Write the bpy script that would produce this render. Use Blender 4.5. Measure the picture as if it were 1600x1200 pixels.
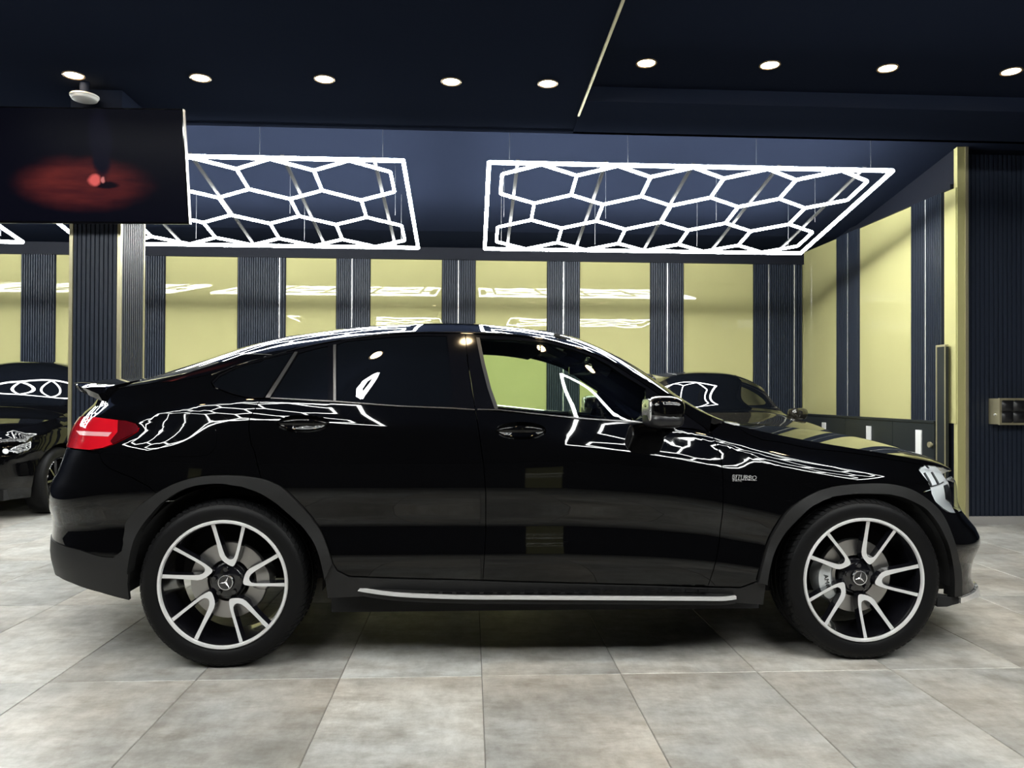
import bpy, bmesh, math, random
import numpy as np
from mathutils import Vector, Matrix
from mathutils.geometry import delaunay_2d_cdt

random.seed(7)
SC = bpy.context.scene
COL = SC.collection
for o_ in list(bpy.data.objects): bpy.data.objects.remove(o_)

# ================================================================ camera, world, exposure
# the photograph is taken as 1600 x 1200; world: X right along the back wall, Y away from the camera, Z up
F = 1205.0; YAW, PIT, ROL = .0535, .0088, .0043; H = 1.2037; CY = 606.16
_f = np.array([math.sin(YAW)*math.cos(PIT), math.cos(YAW)*math.cos(PIT), math.sin(PIT)])
_r = np.array([math.cos(YAW), -math.sin(YAW), 0]); _u = np.cross(_r, _f)
_c, _s = math.cos(ROL), math.sin(ROL); _R = _c*_r+_s*_u; _U = -_s*_r+_c*_u
CAM = np.array([0, 0, H])
cam = bpy.data.cameras.new('camera'); cam.sensor_width = 36; cam.lens = 36*F/1600; cam.clip_start = .05
cam.shift_y = (CY-600)/1600
cam_o = bpy.data.objects.new('camera', cam); COL.objects.link(cam_o)
cam_o.matrix_world = Matrix(((_R[0], _U[0], -_f[0], 0), (_R[1], _U[1], -_f[1], 0), (_R[2], _U[2], -_f[2], H), (0, 0, 0, 1)))
SC.camera = cam_o
wd = bpy.data.worlds.new('world'); SC.world = wd; wd.use_nodes = True
wd.node_tree.nodes['Background'].inputs[0].default_value = (.05, .06, .09, 1)
wd.node_tree.nodes['Background'].inputs[1].default_value = 0   # closed room: every light is a lamp of the place
SC.view_settings.view_transform = 'Standard'; SC.view_settings.look = 'None'
SC.view_settings.gamma = 1; SC.view_settings.use_curve_mapping = False
SC.view_settings.exposure = 0.2
TUBE_POWER = 47.0        # emission of the white LED tubes
SPOT_POWER = 70.0        # emission of the warm downlights

def ray(px, py):
    px = np.asarray(px, float); py = np.asarray(py, float)
    return _f+_R*((px-800)/F)[..., None]-_U*((py-CY)/F)[..., None]
def proj(P):
    v = np.asarray(P, float)-CAM; d = v@_f
    return np.stack([800+F*(v@_R)/d, CY-F*(v@_U)/d], -1)
def at_Y(px, py, Y):
    d = ray(px, py); t = Y/d[1]; return t*d[0], H+t*d[2]
def at_X(px, py, X):
    d = ray(px, py); t = X/d[0]; return t*d[1], H+t*d[2]

# ================================================================ helpers
def tag(o, label=None, cat=None, group=None, kind=None):
    if label: o['label'] = label
    if cat: o['category'] = cat
    if group: o['group'] = group
    if kind: o['kind'] = kind
    return o
def link(o, parent=None):
    COL.objects.link(o)
    if parent is not None: o.parent = parent
    return o
def empty(name, loc=(0, 0, 0), rz=0, parent=None):
    o = bpy.data.objects.new(name, None); o.empty_display_size = .1
    o.location = loc; o.rotation_euler = (0, 0, rz); return link(o, parent)
def mesh_obj(name, verts, faces, mats, parent=None, smooth=False, fmat=None, normals=None, angle=None):
    me = bpy.data.meshes.new(name)
    me.from_pydata([tuple(map(float, v)) for v in verts], [], [tuple(map(int, f)) for f in faces])
    if not isinstance(mats, (list, tuple)): mats = [mats]
    for m in mats: me.materials.append(m)
    if fmat is not None: me.polygons.foreach_set('material_index', np.asarray(fmat, np.int32))
    if smooth or normals is not None: me.polygons.foreach_set('use_smooth', np.ones(len(me.polygons), bool))
    me.update()
    if normals is not None: me.normals_split_custom_set([tuple(map(float, n)) for n in normals])
    elif angle is not None:
        bm = bmesh.new(); bm.from_mesh(me)
        for e in bm.edges:
            if len(e.link_faces) == 2 and e.calc_face_angle(0) > angle: e.smooth = False
        bm.to_mesh(me); bm.free()
    o = bpy.data.objects.new(name, me); return link(o, parent)
class MB:
    """collects boxes, bars, lathes into one mesh"""
    def __init__(s): s.v = []; s.f = []; s.m = []
    def add(s, v, f, m=0):
        b = len(s.v); s.v += [tuple(p) for p in v]; s.f += [tuple(i+b for i in q) for q in f]; s.m += [m]*len(f); return s
    def box(s, x0, x1, y0, y1, z0, z1, m=0):
        v = [(x0,y0,z0),(x1,y0,z0),(x1,y1,z0),(x0,y1,z0),(x0,y0,z1),(x1,y0,z1),(x1,y1,z1),(x0,y1,z1)]
        return s.add(v, [(0,3,2,1),(4,5,6,7),(0,1,5,4),(1,2,6,5),(2,3,7,6),(3,0,4,7)], m)
    def tube(s, a, b, r, n=8, m=0, cap=True, r2=None):
        a = Vector(a); b = Vector(b); d = (b-a).normalized(); r2 = r if r2 is None else r2
        q = d.orthogonal().normalized(); w = d.cross(q); v = []
        for p, rr in ((a, r), (b, r2)):
            for i in range(n):
                t = 2*math.pi*i/n; v.append(p+q*(rr*math.cos(t))+w*(rr*math.sin(t)))
        f = [(i, (i+1) % n, n+(i+1) % n, n+i) for i in range(n)]
        if cap: f += [tuple(range(n-1, -1, -1)), tuple(range(n, 2*n))]
        return s.add(v, f, m)
    def bar(s, a, b, w, h, m=0):
        """rectangular bar from a to b, w wide across, h high"""
        a = Vector(a); b = Vector(b); d = (b-a).normalized()
        up = Vector((0, 0, 1)) if abs(d.z) < .95 else Vector((0, 1, 0))
        r = d.cross(up).normalized()*(w/2); u = r.cross(d).normalized()*(h/2)
        v = [a-r-u, a+r-u, a+r+u, a-r+u, b-r-u, b+r-u, b+r+u, b-r+u]
        return s.add(v, [(0,1,2,3),(7,6,5,4),(0,4,5,1),(1,5,6,2),(2,6,7,3),(3,7,4,0)], m)
    def lathe(s, prof, n=48, m=0, axis='y', close=False, mats=None):
        """prof: (radius, along axis)"""
        k = len(prof); v = []
        for i in range(n):
            t = 2*math.pi*i/n; c, q = math.cos(t), math.sin(t)
            for (r, a) in prof:
                v.append((r*c, a, r*q) if axis == 'y' else (r*c, r*q, a))
        f = []; mm = []
        for i in range(n):
            j = (i+1) % n
            for p in range(k if close else k-1):
                q = (p+1) % k
                f.append((i*k+p, j*k+p, j*k+q, i*k+q) if axis == 'y' else (i*k+p, i*k+q, j*k+q, j*k+p)); mm.append(mats[p] if mats else m)
        b = len(s.v); s.v += v; s.f += [tuple(i+b for i in q) for q in f]; s.m += mm
        return s
    def build(s, name, mats, parent=None, smooth=False, angle=None):
        return mesh_obj(name, s.v, s.f, mats, parent, smooth=smooth, fmat=s.m, angle=angle)
def copy_obj(o, parent=None, loc=None, rot=None, scale=None):
    c = o.copy(); COL.objects.link(c); c.parent = parent
    if loc is not None: c.location = loc
    if rot is not None: c.rotation_euler = rot
    if scale is not None: c.scale = scale
    return c

# ================================================================ materials
def nodes(name):
    m = bpy.data.materials.new(name); m.use_nodes = True
    nt = m.node_tree; return m, nt, nt.nodes, nt.links, nt.nodes['Principled BSDF']
def mat(name, col, rough=.5, metal=0., spec=.5, coat=0., bump=None, noise=None):
    m, nt, N, L, P = nodes(name)
    P.inputs['Base Color'].default_value = (*col, 1); P.inputs['Roughness'].default_value = rough
    P.inputs['Metallic'].default_value = metal; P.inputs['Specular IOR Level'].default_value = spec
    if coat: P.inputs['Coat Weight'].default_value = coat; P.inputs['Coat Roughness'].default_value = .02; P.inputs['Coat IOR'].default_value = 1.40
    if noise or bump:
        tc = N.new('ShaderNodeTexCoord'); nz = N.new('ShaderNodeTexNoise'); L.new(tc.outputs['Object'], nz.inputs['Vector'])
        nz.inputs['Scale'].default_value = (bump or noise)[0]; nz.inputs['Detail'].default_value = 5
        if bump:
            b = N.new('ShaderNodeBump'); b.inputs['Strength'].default_value = bump[1]; b.inputs['Distance'].default_value = .002
            L.new(nz.outputs['Fac'], b.inputs['Height']); L.new(b.outputs['Normal'], P.inputs['Normal'])
        if noise:
            r = N.new('ShaderNodeMapRange'); r.inputs['To Min'].default_value = max(.02, rough-noise[1]); r.inputs['To Max'].default_value = rough+noise[1]
            L.new(nz.outputs['Fac'], r.inputs['Value']); L.new(r.outputs['Result'], P.inputs['Roughness'])
    return m
def emit(name, col, strength):
    m, nt, N, L, P = nodes(name)
    P.inputs['Base Color'].default_value = (*col, 1); P.inputs['Emission Color'].default_value = (*col, 1)
    P.inputs['Emission Strength'].default_value = strength; return m
def thin_glass(name, tint, gloss=1.0, ior=1.5):
    m, nt, N, L, P = nodes(name)
    N.remove(P); out = N['Material Output']
    tr = N.new('ShaderNodeBsdfTransparent'); tr.inputs[0].default_value = (*tint, 1)
    gl = N.new('ShaderNodeBsdfGlossy'); gl.inputs['Roughness'].default_value = 0; gl.inputs['Color'].default_value = (gloss, gloss, gloss, 1)
    fr = N.new('ShaderNodeFresnel'); fr.inputs[0].default_value = ior
    mx = N.new('ShaderNodeMixShader'); L.new(fr.outputs[0], mx.inputs[0]); L.new(tr.outputs[0], mx.inputs[1]); L.new(gl.outputs[0], mx.inputs[2])
    L.new(mx.outputs[0], out.inputs[0]); return m

def floor_mat():
    m, nt, N, L, P = nodes('stone_tile')
    tc = N.new('ShaderNodeTexCoord'); oi = N.new('ShaderNodeObjectInfo'); ge = N.new('ShaderNodeNewGeometry')
    off = N.new('ShaderNodeVectorMath'); off.operation = 'ADD'; L.new(ge.outputs['Position'], off.inputs[0])
    mul = N.new('ShaderNodeMath'); mul.operation = 'MULTIPLY'; mul.inputs[1].default_value = 37.0; L.new(oi.outputs['Random'], mul.inputs[0])
    L.new(mul.outputs[0], off.inputs[1])
    def nz(scale, det, rough, stretch=None):
        n = N.new('ShaderNodeTexNoise'); n.inputs['Scale'].default_value = scale; n.inputs['Detail'].default_value = det; n.inputs['Roughness'].default_value = rough
        if stretch:
            mp = N.new('ShaderNodeMapping'); mp.inputs['Scale'].default_value = stretch; mp.inputs['Rotation'].default_value = (0, 0, .5); L.new(off.outputs[0], mp.inputs[0]); L.new(mp.outputs[0], n.inputs['Vector'])
        else: L.new(off.outputs[0], n.inputs['Vector'])
        return n
    a = nz(1.6, 8, .62); b = nz(5.5, 10, .7, (1, 2.2, 1)); c = nz(60, 4, .6)
    r1 = N.new('ShaderNodeValToRGB'); L.new(a.outputs['Fac'], r1.inputs[0])
    e = r1.color_ramp.elements; e[0].position = .30; e[0].color = (.28, .272, .260, 1); e[1].position = .66; e[1].color = (.58, .566, .54, 1)
    k = r1.color_ramp.elements.new(.5); k.color = (.465, .456, .438, 1)
    r2 = N.new('ShaderNodeValToRGB'); L.new(b.outputs['Fac'], r2.inputs[0])
    e = r2.color_ramp.elements; e[0].position = .30; e[0].color = (.54, .50, .45, 1); e[1].position = .58; e[1].color = (1, 1, 1, 1)
    mx = N.new('ShaderNodeMix'); mx.data_type = 'RGBA'; mx.blend_type = 'MULTIPLY'; mx.inputs[0].default_value = .8
    L.new(r1.outputs[0], mx.inputs[6]); L.new(r2.outputs[0], mx.inputs[7])
    # warm and cool stains, pale scuffs
    st = nz(.9, 6, .6); r3 = N.new('ShaderNodeValToRGB'); L.new(st.outputs['Fac'], r3.inputs[0])
    e = r3.color_ramp.elements; e[0].position = .38; e[0].color = (.95, .985, 1.0, 1); e[1].position = .64; e[1].color = (1.0, .95, .88, 1)
    mx2 = N.new('ShaderNodeMix'); mx2.data_type = 'RGBA'; mx2.blend_type = 'MULTIPLY'; mx2.inputs[0].default_value = .9; L.new(mx.outputs[2], mx2.inputs[6]); L.new(r3.outputs[0], mx2.inputs[7])
    sc = nz(16, 9, .75, (1, .45, 1)); r4 = N.new('ShaderNodeValToRGB'); L.new(sc.outputs['Fac'], r4.inputs[0])
    e = r4.color_ramp.elements; e[0].position = .36; e[0].color = (.70, .68, .65, 1); e[1].position = .62; e[1].color = (1.12, 1.12, 1.12, 1)
    mx3 = N.new('ShaderNodeMix'); mx3.data_type = 'RGBA'; mx3.blend_type = 'MULTIPLY'; mx3.inputs[0].default_value = .6; L.new(mx2.outputs[2], mx3.inputs[6]); L.new(r4.outputs[0], mx3.inputs[7]); mx = mx3
    # each tile a little lighter, darker or warmer than its neighbour
    hs = N.new('ShaderNodeHueSaturation'); mr = N.new('ShaderNodeMapRange'); mr.inputs['To Min'].default_value = .88; mr.inputs['To Max'].default_value = 1.1
    L.new(oi.outputs['Random'], mr.inputs['Value']); L.new(mr.outputs[0], hs.inputs['Value']); L.new(mx.outputs[2], hs.inputs['Color'])
    L.new(hs.outputs[0], P.inputs['Base Color'])
    rr = N.new('ShaderNodeMapRange'); rr.inputs['To Min'].default_value = .33; rr.inputs['To Max'].default_value = .55; L.new(b.outputs['Fac'], rr.inputs['Value']); L.new(rr.outputs[0], P.inputs['Roughness'])
    bp = N.new('ShaderNodeBump'); bp.inputs['Strength'].default_value = .12; bp.inputs['Distance'].default_value = .004; L.new(b.outputs['Fac'], bp.inputs['Height']); L.new(bp.outputs[0], P.inputs['Normal'])
    return m
def gold_mat():
    m, nt, N, L, P = nodes('gold_acrylic')
    tc = N.new('ShaderNodeTexCoord'); n = N.new('ShaderNodeTexNoise'); n.inputs['Scale'].default_value = 1.3; n.inputs['Detail'].default_value = 3
    mp = N.new('ShaderNodeMapping'); mp.inputs['Scale'].default_value = (1, 1, .45); L.new(tc.outputs['Object'], mp.inputs[0]); L.new(mp.outputs[0], n.inputs['Vector'])
    r = N.new('ShaderNodeValToRGB'); L.new(n.outputs['Fac'], r.inputs[0])
    r.color_ramp.elements[0].color = (.40, .378, .178, 1); r.color_ramp.elements[1].color = (.455, .432, .21, 1)
    L.new(r.outputs[0], P.inputs['Base Color'])
    P.inputs['Roughness'].default_value = .0; P.inputs['Specular IOR Level'].default_value = .22
    n2 = N.new('ShaderNodeTexNoise'); n2.inputs['Scale'].default_value = 2.2; n2.inputs['Detail'].default_value = 2; L.new(tc.outputs['Object'], n2.inputs['Vector'])
    b = N.new('ShaderNodeBump'); b.inputs['Strength'].default_value = .06; b.inputs['Distance'].default_value = .01; L.new(n2.outputs['Fac'], b.inputs['Height']); L.new(b.outputs[0], P.inputs['Normal'])
    return m
def screen_mat():
    """a film still on the screen: a red field under a dark figure with a pale ball"""
    m, nt, N, L, P = nodes('television_picture')
    tc = N.new('ShaderNodeTexCoord')
    wz = N.new('ShaderNodeTexNoise'); wz.inputs['Scale'].default_value = 4.5; wz.inputs['Detail'].default_value = 4; L.new(tc.outputs['Object'], wz.inputs['Vector'])
    wob = N.new('ShaderNodeMix'); wob.data_type = 'VECTOR'; wob.inputs[0].default_value = 1
    ws = N.new('ShaderNodeVectorMath'); ws.operation = 'MULTIPLY_ADD'; ws.inputs[1].default_value = (.10, 0, .07); L.new(wz.outputs['Color'], ws.inputs[0])
    wo = N.new('ShaderNodeVectorMath'); wo.operation = 'ADD'; wo.inputs[1].default_value = (-.05, 0, -.035); L.new(tc.outputs['Object'], wo.inputs[0]); L.new(wo.outputs[0], ws.inputs[2]); wob = ws
    def blob(cx, cz, sx, sz, p0, p1):
        mp = N.new('ShaderNodeMapping'); mp.vector_type = 'TEXTURE'; mp.inputs['Location'].default_value = (cx, 0, cz); mp.inputs['Scale'].default_value = (sx, 1, sz)
        L.new(wob.outputs[0], mp.inputs[0])
        sp = N.new('ShaderNodeSeparateXYZ'); L.new(mp.outputs[0], sp.inputs[0]); cb = N.new('ShaderNodeCombineXYZ'); L.new(sp.outputs[0], cb.inputs[0]); L.new(sp.outputs[2], cb.inputs[2])
        ln = N.new('ShaderNodeVectorMath'); ln.operation = 'LENGTH'; L.new(cb.outputs[0], ln.inputs[0])
        r = N.new('ShaderNodeMapRange'); r.interpolation_type = 'SMOOTHSTEP'; r.inputs['From Min'].default_value = p1; r.inputs['From Max'].default_value = p0; L.new(ln.outputs['Value'], r.inputs['Value'])
        return r.outputs[0]
    nz = N.new('ShaderNodeTexNoise'); nz.inputs['Scale'].default_value = 5; nz.inputs['Detail'].default_value = 6
    mp = N.new('ShaderNodeMapping'); mp.inputs['Scale'].default_value = (.5, 1, 3); L.new(tc.outputs['Object'], mp.inputs[0]); L.new(mp.outputs[0], nz.inputs['Vector'])
    red = blob(.07, -.115, .50, .20, .35, 1.02); leg = blob(.205, .14, .085, .27, .6, 1.0); ball = blob(.155, -.085, .05, .042, .5, 1.05); shade = blob(.23, -.115, .10, .03, .5, 1.0); ball2 = blob(.212, -.085, .018, .022, .4, 1.0)
    def mixc(f, a, b):
        x = N.new('ShaderNodeMix'); x.data_type = 'RGBA'; L.new(f, x.inputs[0])
        for s_, v in ((6, a), (7, b)):
            if isinstance(v, tuple): x.inputs[s_].default_value = (*v, 1)
            else: L.new(v, x.inputs[s_])
        return x.outputs[2]
    rp = N.new('ShaderNodeValToRGB'); L.new(nz.outputs['Fac'], rp.inputs[0]); rp.color_ramp.elements[0].position = .3; rp.color_ramp.elements[0].color = (.035, .006, .008, 1); rp.color_ramp.elements[1].position = .75; rp.color_ramp.elements[1].color = (.12, .018, .014, 1)
    c = mixc(red, (.0012, .0014, .0035), rp.outputs[0]); c = mixc(leg, c, (.003, .003, .008)); c = mixc(shade, c, (.004, .002, .004))
    c = mixc(ball, c, (.62, .10, .09)); c = mixc(ball2, c, (.5, .16, .15))
    L.new(c, P.inputs['Emission Color']); P.inputs['Emission Strength'].default_value = 1.0
    P.inputs['Base Color'].default_value = (.002, .002, .004, 1); P.inputs['Roughness'].default_value = .25; P.inputs['Specular IOR Level'].default_value = .02
    return m

M = {}
M['tile'] = floor_mat()
M['grout'] = mat('grout', (.20, .19, .175), .9)
M['gold'] = gold_mat()
M['flute'] = mat('charcoal_fluted_panel', (.018, .024, .040), .42, spec=.3, bump=(40, .1))
M['dark_wall'] = mat('navy_wall_paint', (.005, .0065, .013), .6, spec=.2, bump=(60, .15))
M['ceiling'] = mat('navy_ceiling_paint', (.0095, .0125, .0230), .7, spec=.0, bump=(30, .1))
M['slope'] = M['ceiling']
M['gold_metal'] = mat('brushed_gold_trim', (.50, .46, .30), .3, metal=.6, bump=(80, .05))
M['silver_metal'] = mat('polished_silver_trim', (.8, .8, .8), .25, metal=.5)
M['white'] = mat('white_plastic', (.75, .75, .74), .4)
M['black'] = mat('black_plastic', (.008, .008, .010), .35)
M['cabinet'] = mat('dark_green_grey_lacquer', (.014, .018, .022), .35, noise=(3, .06))
M['stone'] = mat('pale_skirting_stone', (.42, .41, .40), .45, noise=(8, .1))
M['leather'] = mat('black_tufted_leather', (.012, .012, .014), .35, bump=(50, .2))
M['tube'] = emit('white_led_tube', (.97, 1.0, .97), TUBE_POWER)
M['bulb'] = emit('warm_downlight_lens', (1.0, .74, .42), SPOT_POWER)
M['ring'] = mat('downlight_ring_bronze', (.30, .22, .14), .35, metal=.6)
M['wire'] = mat('steel_wire', (.35, .36, .38), .35, metal=.9)
M['rail'] = mat('dark_steel_rail', (.016, .017, .020), .5, metal=.0, spec=.2)
M['screen'] = screen_mat()
# car
M['paint'] = mat('gloss_black_car_paint', (.0015, .0015, .0018), .04, spec=.05, coat=1.0)
M['gloss'] = mat('gloss_black_trim', (.003, .003, .004), .06, spec=.5)
M['clad'] = mat('dark_grey_textured_cladding', (.013, .013, .0135), .5, spec=.25, bump=(400, .25))
M['rubber'] = mat('tyre_rubber', (.0045, .0045, .005), .48, spec=.14, bump=(250, .15))
M['liner'] = mat('black_liner_felt', (.005, .005, .006), .9)
M['machined'] = mat('machined_alloy', (.78, .78, .79), .38, metal=.45, noise=(60, .06))
M['rimblack'] = mat('gloss_black_rim_paint', (.006, .006, .008), .12, coat=.8)
M['disc'] = mat('brake_disc_steel', (.42, .41, .40), .35, metal=.9, noise=(30, .1))
M['caliper'] = mat('silver_brake_caliper', (.62, .64, .65), .35, metal=.35)
M['chrome'] = mat('bright_chrome', (.9, .9, .91), .12, metal=.75)
M['privacy'] = mat('black_privacy_glass', (.0025, .003, .004), .0, spec=.6)
M['glass'] = thin_glass('green_tinted_glass', (.80, .90, .76))
M['clear'] = thin_glass('clear_lens', (.93, .95, .96), ior=1.45)
M['lamp_red'] = mat('ruby_red_lens', (.50, .006, .014), .05, spec=.6, coat=1.0)
M['lamp_dark'] = mat('smoked_red_lens', (.07, .002, .004), .05, spec=.6, coat=1.0)
M['lamp_bar'] = mat('frosted_pink_light_bar', (.62, .30, .32), .18)
M['reflector'] = mat('headlamp_reflector', (.93, .94, .95), .35, metal=.0)
M['cabin'] = mat('dark_cabin_trim', (.012, .013, .014), .6, bump=(120, .15))
M['headlining'] = mat('charcoal_headlining', (.035, .036, .036), .85)
M['seat'] = mat('black_seat_leather', (.012, .012, .013), .45, bump=(60, .2))
M['mirror_glass'] = mat('interior_mirror_glass', (.80, .85, .82), .06, metal=1.0)
M['bronze_paint'] = mat('dark_bronze_car_paint', (.018, .016, .012), .05, spec=.6, coat=1.0)

# ---------------------------------------------------------------- car body surface
def pchip(xk, yk, x):
    """monotone cubic interpolation of the columns of yk over xk"""
    xk = np.asarray(xk, float); yk = np.asarray(yk, float)
    if yk.ndim == 1: yk = yk[:, None]
    h = np.diff(xk)[:, None]; d = np.diff(yk, axis=0)/h
    m = np.zeros_like(yk)
    w1 = 2*h[1:]+h[:-1]; w2 = h[1:]+2*h[:-1]
    with np.errstate(divide='ignore', invalid='ignore'):
        hm = (w1+w2)/(w1/d[:-1]+w2/d[1:])
    m[1:-1] = np.where(d[:-1]*d[1:] > 0, hm, 0)
    m[0] = d[0]; m[-1] = d[-1]
    x = np.clip(np.asarray(x, float), xk[0], xk[-1])
    i = np.clip(np.searchsorted(xk, x, side='right')-1, 0, len(xk)-2)
    H_ = h[i]; t = ((x-xk[i])[:, None])/H_
    y = ((1+2*t)*(1-t)**2)*yk[i]+t*(1-t)**2*H_*m[i]+t*t*(3-2*t)*yk[i+1]+t*t*(t-1)*H_*m[i+1]
    return y

def smooth_table(xk, yk, n=240, w=.10):
    """dense smoothed copy of a table, so that highlights run without kinks"""
    xs = np.linspace(xk[0], xk[-1], n); ys = pchip(xk, yk, xs)
    dx = xs[1]-xs[0]; r = max(1, int(round(3*w/dx))); k = np.exp(-.5*(np.arange(-r, r+1)*dx/w)**2); k /= k.sum()
    out = np.empty_like(ys)
    for c in range(ys.shape[1]):
        a = ys[:, c]
        p = np.concatenate([2*a[0]-a[r:0:-1], a, 2*a[-1]-a[-2:-r-2:-1]])
        out[:, c] = np.convolve(p, k, 'valid')
    return xs, out

class CarShape:
    def __init__(s, st, low, xr, xf, xs_r, xs_f, pr, pf, Lr, Lf, nn=2.6, w=.08):
        # st rows: x, zbelt, wbelt, zedge, wedge, zcentre ; low: (z, y) of the flank below the shoulder
        st = np.array(st, float)
        s.sx, s.sv = smooth_table(st[:, 0], st[:, 1:], w=w)
        s.low = np.array(low, float)
        s.xr = np.array(xr, float); s.xf = np.array(xf, float)    # (z, x) of the ends on the centre line
        s.a, s.b, s.pr, s.pf, s.Lr, s.Lf, s.nn = xs_r, xs_f, pr, pf, Lr, Lf, nn
        s.u0, s.u1 = xs_r-Lr, xs_f+Lf
    def par(s, x):
        return pchip(s.sx, s.sv, x)
    def ends(s, z):
        return pchip(s.xr[:, 0], s.xr[:, 1], z)[:, 0], pchip(s.xf[:, 0], s.xf[:, 1], z)[:, 0]
    def u2x(s, u, z):
        r, f = s.ends(z)
        tf = np.clip((u-s.b)/s.Lf, 0, 1)*math.pi/2; tr = np.clip((s.a-u)/s.Lr, 0, 1)*math.pi/2
        x = np.where(u > s.b, s.b+(f-s.b)*np.sin(tf)**(2/s.pf), np.where(u < s.a, s.a-(s.a-r)*np.sin(tr)**(2/s.pr), u))
        fall = np.where(u > s.b, np.cos(tf)**(2/s.pf), np.where(u < s.a, np.cos(tr)**(2/s.pr), 1.0))
        return x, fall
    def x2u(s, x, z):
        r, f = s.ends(z)
        qf = np.clip((x-s.b)/(f-s.b), 0, 1); qr = np.clip((s.a-x)/(s.a-r), 0, 1)
        return np.where(x > s.b, s.b+np.arcsin(qf**(s.pf/2))*2/math.pi*s.Lf, np.where(x < s.a, s.a-np.arcsin(qr**(s.pr/2))*2/math.pi*s.Lr, x))
    def half(s, x, z):
        if len(x) > 12000: return np.concatenate([s.half(a, c) for a, c in zip(np.array_split(x, len(x)//12000+1), np.array_split(z, len(x)//12000+1))])
        """half width of the flank at (x, z), before the ends close in"""
        zb, wb, ze, we, zc = s.par(x).T
        n = len(x); zl, yl = s.low[:, 0], s.low[:, 1]
        top = zb-.15
        sc = np.minimum(1, top/zl[-1])[:, None]                      # squeeze the flank where the belt drops
        Z = np.concatenate([zl[None]*sc, np.stack([zb-.06, zb, zb+.45*(ze-zb), zb+.9*(ze-zb), ze], -1)], 1)
        dw = wb-we
        Y = np.concatenate([np.repeat(yl[None], n, 0), np.stack([wb+.033, wb, wb-.435*dw, wb-.89*dw, we], -1)], 1)
        # natural cubic spline row by row
        h = np.diff(Z, axis=1); d = np.diff(Y, axis=1)/h; K = Z.shape[1]
        A = np.zeros((n, K, K)); B = np.zeros((n, K)); I = np.arange(1, K-1)
        A[:, 0, 0] = A[:, -1, -1] = 1
        A[:, I, I-1] = h[:, :-1]; A[:, I, I] = 2*(h[:, :-1]+h[:, 1:]); A[:, I, I+1] = h[:, 1:]
        B[:, 1:-1] = 6*(d[:, 1:]-d[:, :-1])
        M = np.linalg.solve(A, B[..., None])[..., 0]
        zz = np.clip(z, Z[:, 0]-.1, Z[:, -1])
        i = np.clip((zz[:, None] >= Z).sum(1)-1, 0, K-2); R = np.arange(n)
        hh = h[R, i]; a = (Z[R, i+1]-zz)/hh; b = (zz-Z[R, i])/hh
        return a*Y[R, i]+b*Y[R, i+1]+((a**3-a)*M[R, i]+(b**3-b)*M[R, i+1])*hh*hh/6
    def side(s, u, z):
        """point of the near flank (y < 0)"""
        u = np.asarray(u, float).ravel(); z = np.asarray(z, float).ravel()
        x, fall = s.u2x(u, z)
        return np.stack([x, -s.half(x, z)*fall, z], -1)
    def side_normal(s, u, z, e=.004):
        du = s.side(np.clip(u+e, s.u0, s.u1-1e-4), z)-s.side(np.clip(u-e, s.u0+1e-4, s.u1), z)
        dz = s.side(u, z+e)-s.side(u, z-e)
        n = np.cross(du, dz); n /= np.maximum(np.linalg.norm(n, axis=1, keepdims=True), 1e-9)
        return n
    def top(s, x, v):
        """point of the upper surface, v in -1..1 from near edge to far edge"""
        x = np.asarray(x, float).ravel(); v = np.asarray(v, float).ravel()
        zb, wb, ze, we, zc = s.par(x).T
        r, f = s.ends(ze)
        qf = np.clip((x-s.b)/(f-s.b), 0, 1); qr = np.clip((s.a-x)/(s.a-r), 0, 1)
        fall = np.where(x > s.b, (1-qf**s.pf)**(1/s.pf), np.where(x < s.a, (1-qr**s.pr)**(1/s.pr), 1.0))
        return np.stack([x, v*we*fall, ze+(zc-ze)*(1-np.abs(v)**s.nn)], -1)
    def top_normal(s, x, v, e=.004):
        dx = s.top(x+e, v)-s.top(x-e, v); dv = s.top(x, v+e)-s.top(x, v-e)
        n = np.cross(dx, dv); n /= np.maximum(np.linalg.norm(n, axis=1, keepdims=True), 1e-9)
        return n

# ================================================================ the room
YW = 10.40            # back wall
XS = 4.57             # right side wall
YR = 7.05             # slatted wall that faces the camera on the right
XL = -9.0; YB = -5.5  # left and rear walls, out of the picture
ZC = 3.30             # flat ceiling
def struct(o): return tag(o, kind='structure')

# floor: grout bed and large stone tiles, 0.6 x 1.2 m
fl = struct(mesh_obj('floor', *(lambda b: (b.v, b.f))(MB().box(XL, 9.0, YB, YW+.2, -.2, -.004)), M['grout']))
TX0, TY0 = .6536, 3.312
def tile_mesh():
    b = .0022; w, d = .6-2*.0016, 1.2-2*.0016; v = []; f = []
    for (x0, x1, y0, y1, z) in ((0, w, 0, d, -.004), (0, w, 0, d, -b), (b, w-b, b, d-b, 0)):
        v += [(x0, y0, z), (x1, y0, z), (x1, y1, z), (x0, y1, z)]
    for k in (0, 4):
        for i in range(4): f.append((k+i, k+(i+1) % 4, k+4+(i+1) % 4, k+4+i))
    f.append((8, 9, 10, 11))
    return v, f
tile0 = None
for j in range(-8, 7):
    y = TY0+1.2*j
    if y < YB: continue
    d = min(1.2, YW-y)
    if d <= .05: continue
    for i in range(-16, 11):
        x = TX0+.6*i
        if x < XL or x > 7.4: continue
        if y < -1.0 and (x < -6 or x > 5): continue
        if tile0 is None:
            tile0 = mesh_obj('floor_tile', *tile_mesh(), M['tile'], fl); t = tile0
        else: t = copy_obj(tile0, fl)
        t.location = (x+.0016, y+.0016, 0)
        if d < 1.2: t.scale = (1, d/1.2, 1)

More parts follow.
